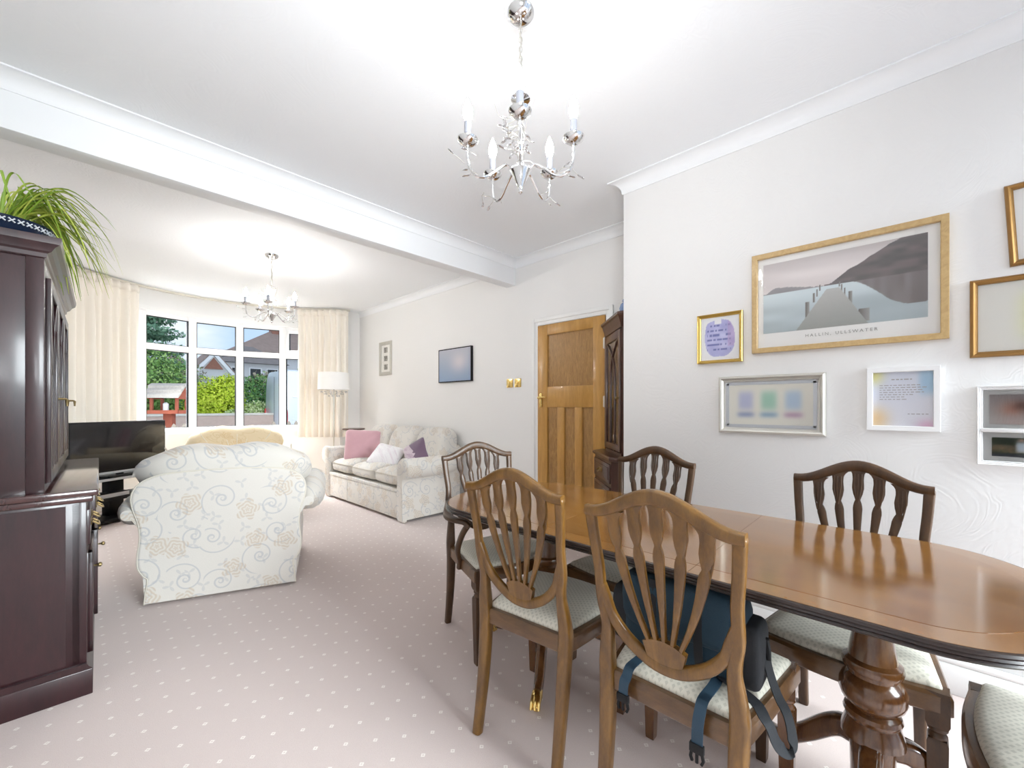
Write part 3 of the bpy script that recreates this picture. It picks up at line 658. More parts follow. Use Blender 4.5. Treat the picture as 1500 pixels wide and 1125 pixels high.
def upholstered(name, label, cat, loc, rz, L, nseat, fab, sc=1.0, wide_back=1.0):
    t = thing(name, label, cat, loc, rz); hw = L/2; D = .43
    one = nseat == 1; aw = .20 if one else .15; ov = .145 if one else .045; inn = hw-aw; bx = hw-ov-.012
    bm = B(); box(bm, -bx, bx, -D+.08, D-.05, .03, .33, .012); obj('base', bm, fab, t)
    bm = B(); box(bm, -bx-.005, bx+.005, D-.07, D-.035, .03, .30, .01)
    for k in range(1, nseat): box(bm, -hw+L*k/nseat-.003, -hw+L*k/nseat+.003, D-.037, D-.032, .03, .29)
    box(bm, -bx, bx, D-.06, D-.028, .295, .34, .012); obj('valance', bm, fab, t)
    # shaped back panel
    pts = smoothpts([Vector((a, b, 0)) for a, b in BACKH[:-2]], 4)
    kx = (hw-.02)/.462*.93 if nseat > 1 else 1.0
    half = [(p.x*kx, p.y) for p in pts]+[(.402*kx, .015)]
    poly = [(-a, b) for a, b in half[::-1]]+half[1:]
    bm = B()
    rings = [[((a)*k, y, (b-.4)*k+.4) for a, b in poly] for y, k in ((-D+.16, .985), (-D+.02, 1), (-D+.006, .993), (-D, .98), (-D, .955))]
    loft(bm, rings); bp = obj('back_panel', bm, fab, t, angle=50)
    bm = B(); sweep(bm, [Vector((a*.994, -D+.008, (b-.4)*.994+.4)) for a, b in poly], .006, .006, n=6, e=1, cap=True); obj('piping', bm, M['piping'], bp)
    # arms
    for s in (-1, 1):
        bm = B(); pr = arm_piece(bm, s, s*hw, (-D+.01 if one else -D+.10), D-.06, .66, .105, aw, ov); a = obj('arm', bm, fab, t, angle=60)
        bm = B(); cxm = sum(p[0] for p in pr)/len(pr); czm = sum(p[1] for p in pr)/len(pr)
        loft(bm, [[(cxm+(p[0]-cxm)*k, y, czm+(p[1]-czm)*k) for p in pr] for y, k in ((D-.07, 1.04), (D-.035, 1.05), (D-.022, 1.0), (D-.016, .93))]); obj('arm_front', bm, fab, a, angle=50)
    # cushions
    w = inn*2/nseat
    for k in range(nseat):
        cx = -inn+w*(k+.5)
        bm = B(); pillow(bm, (cx, .06, .425), (w/2-.007, D-.10, .09), .55, .25, fn=lambda p: p+Vector((0, 0, .02*(1-(p.x/(w/2))**2)*(1-(p.y/.33)**2) if p.z > 0 else 0))); sc_ = obj('seat_cushion', bm, fab, t, angle=180)
        bm = B(); pts = [Vector((cx+(w/2-.004)*math.copysign(abs(cos(q))**.22, cos(q))*.995, .06+(D-.10)*math.copysign(abs(sin(q))**.22, sin(q))*.995, .465)) for q in [2*pi*(i+.5)/40 for i in range(41)]]; sweep(bm, pts, .004, .004, N=(0, 0, 1), n=5, e=1); obj('piping', bm, M['piping'], sc_)
    bw = (inn*2+.10)/nseat if nseat > 1 else .92*wide_back
    for k in range(nseat):
        cx = -(bw*nseat)/2+bw*(k+.5); bm = B()
        hump = nseat == 1
        def fn(p, cx=cx):
            u = p.x/(bw/2); q = p.copy()
            if p.z > 0:
                if hump: q.z += .045*cos(u*pi*1.0)*(p.z/.19)+.012*cos(u*pi*3.2)*(p.z/.19)-.035*abs(u)**3
                else: q.z += .02*(1-u*u)-.02*abs(u)**4
                q.y -= .05*(p.z/.2)
            else: q.y += .05*(-p.z/.2)*.6
            q.y += .015*math.sin(u*9)*(p.y/.1)*0
            return q
        if hump:
            xs = [-1, -.97, -.90, -.78, -.55, -.30, 0, .30, .55, .78, .90, .97, 1]; tp = [.78, .83, .868, .895, .945, .962, .938, .962, .945, .895, .868, .83, .78]; bt = [.75, .70, .675, .66, .60, .55, .55, .55, .60, .66, .675, .70, .75]
            rings = []
            for i in range(49):
                u = -cos(pi*i/48); z1 = interp(u, xs, tp); z0 = interp(u, xs, bt); zc = (z0+z1)/2; hz = (z1-z0)/2*(.25 if i in (0, 48) else 1); hy = .155*(1-abs(u)**6*.75)
                ring = []
                for k2 in range(20):
                    a2 = 2*pi*k2/20; dz = math.copysign(abs(sin(a2))**.75, sin(a2)); dy = math.copysign(abs(cos(a2))**.75, cos(a2)); ring.append((u*.495, -D+.20+hy*dy-.05*dz, zc+hz*dz))
                rings.append(ring)
            loft(bm, rings)
        else: pillow(bm, (cx, -D+.19, .69), (bw/2-.006, .14, .24), .55, .5, fn=fn)
        bc = obj('back_cushion', bm, fab, t, angle=180)
        if hump:   # buttoned flutes radiating on the front of the back
            bm = B()
            for j in range(-3, 4):
                sweep(bm, smoothpts([(j*.055, -D+.345, .62), (j*.085, -D+.355, .74), (j*.115, -D+.305, .86), (j*.12, -D+.22, .93)], 4), .004, .004, N=(0, 1, 0), n=5, e=1)
            obj('fluting', bm, M['piping'], bc)
    if sc != 1: t.scale = (sc, sc, sc)
    return t
upholstered('sofa', 'cream scroll patterned three seat sofa against the right wall', 'sofa', (2.675, 4.66, 0), pi/2, 2.0, 3, M['sofa'])
ac1 = upholstered('armchair', 'cream scroll patterned armchair seen from behind on the carpet', 'armchair', (.632+.375*.43, 3.126+.927*.43, 0), radians(-22), 1.09, 1, M['sofa'])
upholstered('armchair', 'cream armchair tinted for shade, facing the room below the bay window', 'armchair', (1.28, 5.72, 0), radians(166), 1.09, 1, M['sofashade'])
def cushion(name, label, loc, rot, hs, mats, cat='cushion', split=False):
    t = tag(obj(name, (lambda b: (pillow(b, (0, 0, 0), hs, 1.0, .27, 44, 14, fn=lambda p: Vector((p.x*(1+.10*(abs(p.x)/hs[0])*(abs(p.y)/hs[1])), p.y*(1+.10*(abs(p.x)/hs[0])*(abs(p.y)/hs[1])), p.z*(.9+.14*sin(p.x*31+p.y*9)*.4)))), b)[1])(B()), mats, angle=180), label, cat)
    t.location = loc; t.rotation_euler = rot
    if split:
        for p in t.data.polygons:
            if p.center.x > -.02: p.material_index = 1
    return t
cushion('cushion', 'dusty pink square cushion at the far end of the sofa', (2.60, 5.22, .675), (radians(74), radians(4), radians(-25)), (.215, .20, .085), M['pink'])
cushion('cushion', 'small white sprigged cushion lying on the middle of the sofa', (2.60, 4.62, .585), (radians(40), radians(12), radians(-60)), (.18, .165, .07), M['palefab'])
cushion('cushion', 'purple and lilac cushion propped against the near arm of the sofa', (2.76, 4.16, .63), (radians(66), radians(-30), radians(-62)), (.18, .175, .07), [M['patch'], M['purple']], split=True)

# ================================================================== television, stand, lamp, side table
vd = Vector((.83, .56, 0)).normalized(); tv_rz = math.atan2(vd.y, vd.x)
tvc = Vector((.30, 6.03, 0))
t = thing('television', 'flat black television angled in the corner in front of the left curtain', 'television', (tvc.x, tvc.y, .47), tv_rz)
obj('casing', boxm(-.465, .465, -.012, .03, .03, .57, bev=.006), M['black'], t)
obj('screen', boxm(-.452, .452, -.0145, -.012, .055, .557), M['screen'], t, smooth=False)
bm = B(); box(bm, -.462, .462, -.016, -.008, .03, .053, .002); obj('bezel', bm, M['silver'], t)
bm = B(); box(bm, -.03, .03, 0, .03, .008, .08, .004); pillow(bm, (0, .01, .007), (.20, .10, .007), .4, .4); obj('foot', bm, M['black'], t)
t = thing('television_stand', 'black television stand with open shelves and silver edge below the television', 'stand', (tvc.x, tvc.y+.02, 0), tv_rz)
for z, w, nm in ((.44, .52, 'top_shelf'), (.235, .47, 'shelf'), (.02, .50, 'base_shelf')):
    bm = B(); P = [(-w, -.13), (w, -.13), (w, .08), (w*.7, .20), (-w*.7, .20), (-w, .08)]; prism(bm, P, z, z+.028); obj(nm, bm, M['black'], t)
bm = B(); box(bm, -.5, .5, -.136, -.130, .442, .467, .002); obj('front_strip', bm, M['silver'], t)
for x in (-.44, .44): obj('leg', boxm(x-.03, x+.03, -.11, -.05, 0, .44, bev=.006), M['black'], t)
obj('column', boxm(-.07, .07, .05, .15, .02, .44, bev=.006), M['black'], t)
t = thing('set_top_box', 'slim silver media box on the middle shelf of the television stand', 'media box', (tvc.x-.18*vd.x, tvc.y-.18*vd.y+.01, .264), tv_rz)
obj('casing', boxm(-.19, .19, -.10, .04, 0, .05, bev=.004), M['black'], t); obj('front_panel', boxm(-.185, .185, -.103, -.099, .006, .044), M['silver'], t)
t = thing('remote_control', 'black remote control lying on top of the television stand', 'remote', (tvc.x-.10*vd.x+.06, tvc.y-.10*vd.y-.08, .469), tv_rz+.1)
obj('body', boxm(-.09, .09, -.022, .022, 0, .018, bev=.005), M['black'], t)
# floor lamp
t = thing('floor_lamp', 'slim chrome floor lamp with white drum shade and crystal drops behind the sofa', 'lamp', (2.50, 5.90, 0))
bm = B(); lathe(bm, [(.13, 0), (.13, .012), (.10, .02), (.02, .03)], n=32); obj('base', bm, M['nickel'], t)
bm = B(); tube(bm, [(0, 0, .02), (0, 0, 1.55)], .0085, 12); obj('pole', bm, M['nickel'], t)
bm = B(); n = 40
loft(bm, [[(r*cos(2*pi*k/n), r*sin(2*pi*k/n), z) for k in range(n)] for r, z in ((.212, 1.435), (.205, 1.675), (.201, 1.675), (.208, 1.435), (.212, 1.435))], cap=False); sh = obj('lamp_shade', bm, M['shade'], t)
bm = B()
for k in range(3): tube(bm, [(0, 0, 1.66), (.2*cos(2.1*k), .2*sin(2.1*k), 1.66)], .003)
obj('shade_ring', bm, M['nickel'], sh)
bm = B(); lathe(bm, [(.002, -.014), (.010, -.004), (.010, .004), (.002, .014)], n=8); pr0 = obj('crystal_drop', bm, M['crystal'], t); pr0.location = (.17, 0, 1.40)
for ring, (r, z, c) in enumerate(((.17, 1.405, 14), (.12, 1.375, 10), (.07, 1.345, 7))):
    for k in range(c):
        a = 2*pi*k/c+ring*.2
        if ring == 0 and k == 0: continue
        shared('crystal_drop', pr0, t, Matrix.Translation((r*cos(a), r*sin(a), z)))
bm = B()
for k in range(10): tube(bm, [(0, 0, 1.36), (.08*cos(.628*k), .08*sin(.628*k), 1.39), (.17*cos(.628*k), .17*sin(.628*k), 1.42)], .002, 5)
obj('drop_frame', bm, M['nickel'], t)
# corner side table
t = thing('side_table', 'small dark red wood pedestal table in the corner behind the sofa', 'table', (2.84, 6.0, 0))
bm = B(); lathe(bm, [(.15, .845), (.16, .85), (.16, .865), (.155, .87)], n=32); obj('table_top', bm, M['mahog2'], t)
bm = B(); lathe(bm, [(.03, .10), (.035, .2), (.018, .3), (.016, .7), (.03, .8), (.06, .846)], n=16); obj('column', bm, M['mahog2'], t)
for k in range(3):
    a = 2*pi*k/3; bm = B(); sweep(bm, smoothpts([(.02*cos(a), .02*sin(a), .18), (.10*cos(a), .10*sin(a), .14), (.17*cos(a), .17*sin(a), .02), (.19*cos(a), .19*sin(a), .012)], 4), .012, .012, N=(-sin(a), cos(a), 0)); obj('leg', bm, M['mahog2'], t)

# ================================================================== dining table
TX, TY0, TY1, HW, TA = 1.54, -.01, 1.40, .41, .29
def tplan(o=0, ya=None, yb=None):
    """outline of the table between ya and yb, grown by o"""
    def hwid(y):
        e = 2.15
        if TY0 <= y <= TY1: return HW+o
        u = (y-TY1 if y > TY1 else TY0-y)/(TA+o); return (HW+o)*max(0, 1-min(1, u)**e)**(1/e)
    ya = TY0-TA-o if ya is None else ya; yb = TY1+TA+o if yb is None else yb
    N = 56; ys = []
    for i in range(N+1):
        u = i/N; ys.append(ya+(yb-ya)*(u if (ya > TY0-TA-o+.001 and yb < TY1+TA+o-.001) else .5-.5*cos(pi*u)))
    right = [(TX+hwid(y), y) for y in ys]; left = [(TX-hwid(y), y) for y in ys[::-1]]
    P = right+left; out = [P[0]]
    for p in P[1:]:
        if abs(p[0]-out[-1][0])+abs(p[1]-out[-1][1]) > 1e-5: out.append(p)
    if abs(out[0][0]-out[-1][0])+abs(out[0][1]-out[-1][1]) < 1e-5: out.pop()
    return out
tb = thing('dining_table', 'long polished mahogany twin pedestal dining table with rounded ends', 'table', (0, 0, 0))
g = .0006; cuts = [None, .43, .98, None]
for i in range(3):
    ya, yb = cuts[i], cuts[i+1]; ya = ya+g if ya else None; yb = yb-g if yb else None
    def L(o, z):
        return [(x, y, z) for x, y in tplan(o, ya, yb)]
    bm = B()
    loft(bm, [L(-.004, .722), L(0, .724), L(.003, .728), L(0, .732), L(.004, .736), L(.001, .740), L(.003, .744), L(0, .749), L(-.006, .75)])
    tp = obj('leaf_edge', bm, M['edge'], tb, angle=25)
    bm = B(); loft(bm, [L(-.007, .7501), L(-.007, .7505)]); b_ = obj('crossband', bm, M['band'], tb, smooth=False)
    bm = B(); yy0 = ya if ya else None; loft(bm, [L(-.075, .7506), L(-.075, .7511)]); obj('tabletop', bm, M['top'], tb, smooth=False)
bm = B(); box(bm, TX-.24, TX-.20, .12, 1.20, .69, .722, .003); box(bm, TX+.20, TX+.24, .12, 1.20, .69, .722, .003); box(bm, TX-.24, TX+.24, .12, .16, .69, .722, .003); box(bm, TX-.24, TX+.24, 1.16, 1.20, .69, .722, .003)
obj('under_frame', bm, M['turned'], tb)
def pedestal(y, rot):
    bm = B()
    box(bm, TX-.12, TX+.12, y-.05, y+.05, .69, .722, .004); 
    lathe(bm, [(r*.78, z) for r, z in [(.058, .69), (.058, .60), (.066, .594), (.068, .585), (.064, .574), (.058, .57), (.060, .55), (.066, .52), (.070, .495), (.084, .487), (.088, .475), (.084, .463), (.072, .457), (.070, .447), (.086, .435), (.096, .415), (.097, .395), (.088, .375), (.070, .362), (.066, .355), (.080, .348), (.084, .338), (.080, .328), (.074, .322), (.080, .312), (.090, .29), (.092, .275), (.066, .265), (.062, .14), (.05, .10), (.02, .09)]], (TX, y, 0), 36)
    obj('pedestal_column', bm, M['turned'], tb, angle=30)
    for k in range(3):
        a = rot+2*pi*k/3; c, s = cos(a), sin(a)
        P = smoothpts([(TX+c*r, y+s*r, z) for r, z in ((.03, .255), (.10, .235), (.19, .145), (.28, .065), (.345, .05))], 6)
        bm = B(); n = len(P); sweep(bm, P, [.034-.012*i/(n-1) for i in range(n)], [.027-.009*i/(n-1) for i in range(n)], N=(-s, c, 0), n=12, e=.6); lg = obj('pedestal_leg', bm, M['turned'], tb, angle=60)
        bm = B(); P = [(TX+c*r, y+s*r, z) for r, z in ((.315, .054), (.345, .052), (.375, .045), (.392, .036))]; sweep(bm, P, [.021, .024, .019, .012], [.021, .023, .019, .012], N=(-s, c, 0), n=10, e=.9)
        for j in (-1, 0, 1): sweep(bm, [(TX+c*.36-s*j*.013, y+s*.36+c*j*.013, .066), (TX+c*.385-s*j*.015, y+s*.385+c*j*.015, .056), (TX+c*.40-s*j*.015, y+s*.40+c*j*.015, .036)], .006, .006, N=(-s, c, 0), n=6, e=1)
        cp_ = obj('brass_claw', bm, M['brass'], lg)
        Mx = Matrix.Translation((TX+c*.352, y+s*.352, .0165)) @ Matrix.Rotation(a, 4, 'Z') @ Matrix.Rotation(pi/2, 4, 'X')
        bm = B(); lathe(bm, [(.012, -.010), (.016, -.008), (.016, .008), (.012, .010)], n=16, M=Mx); box(bm, -.004, .004, -.012, .012, .01, .036, 0, Matrix.Translation((TX+c*.352, y+s*.352, 0)) @ Matrix.Rotation(a, 4, 'Z')); obj('castor', bm, M['brass'], lg)
pedestal(.07, pi); pedestal(1.24, radians(212))

# ================================================================== dining chairs
def yb(z):
    if z < .44: return -.19-.055*((.44-z)/.44)**1.6
    return -.19-.075*((z-.44)/.5)**1.15
def toprail(x, hw):   # camel hump
    u = abs(x)/hw
    return .908+.064*(.5+.5*cos(pi*min(1, u)))
def make_chair(label, loc, rz, arms=False, hw=.190, fw=.23, rw=.172, wood_=None, group='shield back dining chairs'):
    w = wood_ or M['chair']
    t = thing('carver_chair' if arms else 'dining_chair', label, 'chair', loc, rz, group)
    D0, D1 = -.19, .19
    # seat outline: rear, sides, serpentine front
    def outline(o, z):
        P = []
        for i in range(9):
            x = -rw+2*rw*i/8; P.append((x*(1+o/rw), D0-o, z))
        for i in range(1, 8):
            u = i/8; P.append((rw+(fw-rw)*u**.8+o, (D0-o)+(D1-D0+2*o)*u, z))
        for i in range(17):
            x = fw-2*fw*i/16; u = x/fw; P.append((x*(1+o/fw), D1+o+.032*(1-u*u)**1.3, z))
        for i in range(1, 8):
            u = 1-i/8; P.append((-(rw+(fw-rw)*u**.8)-o, (D0-o)+(D1-D0+2*o)*u, z))
        return P
    bm = B(); loft(bm, [outline(.004, .385), outline(.008, .39), outline(.008, .432), outline(.002, .441), outline(-.012, .442), outline(-.03, .438)]); obj('seat_frame', bm, M['rail'], t, angle=35)
    bm = B(); loft(bm, [outline(-.014, .436), outline(-.012, .448), outline(-.018, .458), outline(-.035, .466), outline(-.075, .474), outline(-.12, .477), outline(-.16, .478)]); obj('seat_cushion', bm, M['seat'], t, angle=180)
    # rear legs run up into the stiles
    for s in (-1, 1):
        zs = [0, .08, .2, .32, .40, .46, .52, .57, .61, .66, .74, .82, .90, .908]
        xs = [rw-.004, rw-.004, rw-.004, rw-.002, rw, rw+.002, rw-.002, rw-.006, rw-.002, rw+.006, hw-.012, hw-.005, hw, hw]
        aw = [.016, .017, .019, .021, .022, .022, .019, .016, .0145, .014, .014, .0145, .0155, .0155]
        th = [.017, .018, .020, .022, .022, .021, .018, .015, .014, .013, .0125, .012, .012, .012]
        P = smoothpts([(s*x, yb(z), z) for x, z in zip(xs, zs)], 3)
        idx = [i/3 for i in range(len(P))]; A = [interp(i, range(14), aw) for i in idx]; Th = [interp(i, range(14), th) for i in idx]
        bm = B(); sweep(bm, P, A, Th, n=12, e=.5); obj('rear_leg', bm, w, t, angle=50)
    # top rail
    N = 28; bm = B(); P = [Vector((-hw-.013+(2*hw+.026)*i/N, 0, 0)) for i in range(N+1)]
    P = [Vector((p.x, yb(toprail(p.x, hw))-.0, toprail(p.x, hw))) for p in P]
    sweep(bm, P, [.015+.006*(1-abs(2*i/N-1)) for i in range(N+1)], .0155, n=14, e=.6); obj('top_rail', bm, w, t, angle=50)
    # shield: lower curve of the back
    sh = smoothpts([(-hw+.016, 0, .70), (-hw+.030, 0, .65), (-.146, 0, .605), (-.105, 0, .556), (-.05, 0, .522), (0, 0, .512), (.05, 0, .522), (.105, 0, .556), (.146, 0, .605), (hw-.030, 0, .65), (hw-.016, 0, .70)], 4)
    bm = B(); n = len(sh); sweep(bm, [Vector((p.x, yb(p.z), p.z)) for p in sh], [.008+.0095*sin(pi*i/(n-1))**.6 for i in range(n)], .0125, n=12, e=.6); obj('shield_rail', bm, w, t, angle=50)
    # fan plinth at the foot of the splats
    bm = B(); r = []
    for y_, k in ((.009, 1), (-.009, 1)):
        r.append([Vector((x*k, yb(z)+y_, z)) for x, z in ((-.045, .527), (-.025, .517), (.025, .517), (.045, .527), (.057, .572), (.03, .585), (0, .590), (-.03, .585), (-.057, .572))])
    loft(bm, r); obj('fan_base', bm, w, t, angle=30)
    # five splats
    prof_t = [0, .04, .10, .19, .26, .30, .34, .38, .55, .8, 1]
    prof_w = [.034, .0195, .0165, .0185, .0135, .0068, .0120, .0145, .0115, .008, .0066]
    for j in range(-2, 3):
        x0 = j*.061; x1 = j*.0215; zt = toprail(x0, hw)-.008; zb = .573+.004*(2-abs(j)); P = []
        for i in range(37):
            u = i/36; z = zt+(zb-zt)*u; x = x0*(1-.02*u)+(x1-x0)*(u**1.9 if abs(j) else u); P.append(Vector((x, yb(z), z)))
        A = [interp(i/36, prof_t, prof_w) for i in range(37)]
        bm = B(); sweep(bm, P, A, .0085, n=8, e=.55); sp = obj('splat', bm, w, t, angle=45)
        # carved leaf on the front face
        bm = B()
        for dx in (-.0085, 0, .0085):
            sweep(bm, smoothpts([Vector((x0+dx*1.2, yb(zt-.02)+.0085, zt-.02)), Vector((x0+dx*1.25, yb(zt-.06)+.0095, zt-.06)), Vector((x0*.985+dx*.7, yb(zt-.10)+.0095, zt-.10)), Vector((x0*.98+dx*.15, yb(zt-.125)+.008, zt-.125))], 3), .0028, .0028, n=5, e=1)
        obj('carving', bm, w, sp, angle=60)
    # front legs
    for s in (-1, 1):
        x, y = s*(fw-.022), D1-.012; bm = B()
        def sq(h, z, e=1): return [Vector((x+a*h, y+b*h, z)) for a, b in ((-1, -1), (1, -1), (1, 1), (-1, 1))]
        loft(bm, [sq(.023, .442), sq(.024, .43), sq(.024, .36), sq(.019, .345)])
        lathe(bm, [(.018, .35), (.021, .343), (.021, .336), (.016, .33), (.020, .322), (.020, .316), (.017, .31)], (x, y, 0), 16)
        loft(bm, [sq(.018, .314), sq(.021, .305), sq(.0205, .25), sq(.015, .01), sq(.014, 0)]); obj('front_leg', bm, M['turned'] if wood_ is None else wood_, t, angle=30)
    if arms:
        for s in (-1, 1):
            P = smoothpts([(s*(hw-.006), yb(.68), .675), (s*(hw+.03), -.14, .672), (s*(fw+.045), -.02, .655), (s*(fw+.04), .06, .652), (s*(fw+.01), .10, .645), (s*(fw-.005), .12, .625)], 5)
            bm = B(); n = len(P); sweep(bm, P, [.014+.007*sin(pi*min(1, i/(n-1)*1.1)) for i in range(n)], .012, N=(0, 0, 1), n=12, e=.6); ar = obj('arm', bm, w, t, angle=50)
            P = smoothpts([(s*(fw-.005), .11, .635), (s*(fw+.01), .075, .58), (s*(fw+.018), .04, .50), (s*(fw-.006), .01, .43), (s*(fw-.008), .0, .39)], 5)
            bm = B(); sweep(bm, P, .014, .012, N=(s, 0, 0), n=10, e=.6); obj('arm_support', bm, w, ar, angle=50)
    return t
def face(theta): return radians(theta-90)      # heading the sitter looks towards, degrees from +x
make_chair('golden brown shield back chair with an empty seat, left of the bag chair', (1.272, 1.0, 0), face(6))
make_chair('golden brown shield back chair in the foreground holding the navy bag', (1.260, .460, 0), face(1))
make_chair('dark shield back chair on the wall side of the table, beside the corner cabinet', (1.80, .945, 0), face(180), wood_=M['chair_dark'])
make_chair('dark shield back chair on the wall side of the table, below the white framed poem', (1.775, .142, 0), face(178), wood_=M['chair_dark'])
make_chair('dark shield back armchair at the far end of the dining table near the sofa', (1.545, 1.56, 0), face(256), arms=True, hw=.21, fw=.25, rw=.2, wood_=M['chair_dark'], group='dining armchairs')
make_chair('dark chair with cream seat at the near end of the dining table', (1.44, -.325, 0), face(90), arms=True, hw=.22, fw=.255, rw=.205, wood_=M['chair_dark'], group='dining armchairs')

# ================================================================== bag on the front chair
bag = thing('messenger_bag', 'navy canvas bag with black side pockets and loose straps on the foreground chair seat', 'bag', (1.205, .465, .478), face(1))
# local: x across the chair, y away from the back, z up
Ml = Matrix.Rotation(radians(-6), 4, 'Y')
bm = B(); pillow(bm, (0, 0, .115), (.172, .062, .118), .38, .33, fn=lambda p: p+Vector((0, .008*sin(p.x*20), .006*sin(p.x*25+1)*(p.z > 0)))); obj('bag_body', bm, M['navy'], bag, angle=180)
bm = B(); pillow(bm, (-.01, -.012, .15), (.160, .058, .082), .42, .36, fn=lambda p: p+Vector((0, -.006*cos(p.x*9), .008*sin(p.x*22)))); obj('flap', bm, M['navy'], bag, angle=180)
for s in (-1, 1):
    bm = B(); pillow(bm, (s*.172, .0, .085), (.034, .056, .085), .45, .45); obj('side_pocket', bm, M['blackcan'], bag, angle=180)
bm = B()
for s in (-1, 1): sweep(bm, smoothpts([(s*.06, -.068, .225), (s*.062, -.074, .15), (s*.062, -.066, .05), (s*.062, -.05, .012)], 4), .012, .002, N=(0, 1, 0), n=6)
obj('flap_strap', bm, M['blackcan'], bag)
bm = B(); sweep(bm, smoothpts([(-.05, 0, .232), (-.045, 0, .255), (0, 0, .268), (.045, 0, .255), (.05, 0, .232)], 4), .004, .012, N=(0, 1, 0), n=6); obj('carry_handle', bm, M['blackcan'], bag)
def webstrap(name, pts, N, mat, w=.014, parent=bag):
    bm = B(); sweep(bm, smoothpts(pts, 6), w, .0016, N=N, n=6, e=.4); return obj(name, bm, mat, parent, angle=60)
for (x, zb, dx) in ((-.085, -.075, -.018), (.105, -.105, -.012)):
    pts = [(x, -.045, .006), (x, -.085, .004), (x+dx*.3, -.150, .002), (x+dx*.5, -.166, -.02), (x+dx*.8, -.171, (zb)*.5), (x+dx, -.170, zb)]
    NN = []
    st = smoothpts([Vector(p) for p in pts], 6)
    for i in range(len(st)):
        T = (st[min(i+1, len(st)-1)]-st[max(i-1, 0)]).normalized(); NN.append(Vector((1, 0, 0)).cross(T))
    sb = webstrap('hanging_strap', pts, NN, M['webb'])
    bm = B(); z = zb; xx = x+dx
    box(bm, xx-.017, xx+.017, -.176, -.164, z-.016, z+.006, .002)
    for j in (-1, 0, 1): sweep(bm, [(xx+j*.012, -.170, z-.014), (xx+j*.015, -.170, z-.030), (xx+j*.011, -.170, z-.040)], .0035, .0035, n=6)
    obj('buckle', bm, M['black'], sb)
# long shoulder strap looping off the right hand side of the seat
def ribbon(pts, side, w=.019):
    st = smoothpts([Vector(p) for p in pts], 6); NN = []
    for i in range(len(st)):
        T = (st[min(i+1, len(st)-1)]-st[max(i-1, 0)]).normalized(); NN.append(Vector(side).cross(T))
    return pts, NN
pts, NN = ribbon([(.203, .01, .10), (.212, .0, .055), (.232, -.01, .005), (.255, -.03, -.02), (.268, -.05, -.048), (.272, -.07, -.064), (.266, -.09, -.068), (.255, -.105, -.058), (.246, -.115, -.038), (.238, -.12, -.012), (.226, -.115, .0), (.198, -.085, .010), (.13, -.05, .012), (.10, -.03, .012)], (.3, 1, 0))
webstrap('shoulder_strap', pts, NN, M['blackcan'], .016)
bm = B(); tube(bm, [(.203, .012, .125), (.208, .008, .10), (.211, .004, .075)], [.006, .008, .006], 8); sweep(bm, [(.195, .0, .13), (.213, .0, .13)], .003, .003, n=6); obj('strap_clip', bm, M['black'], bag)

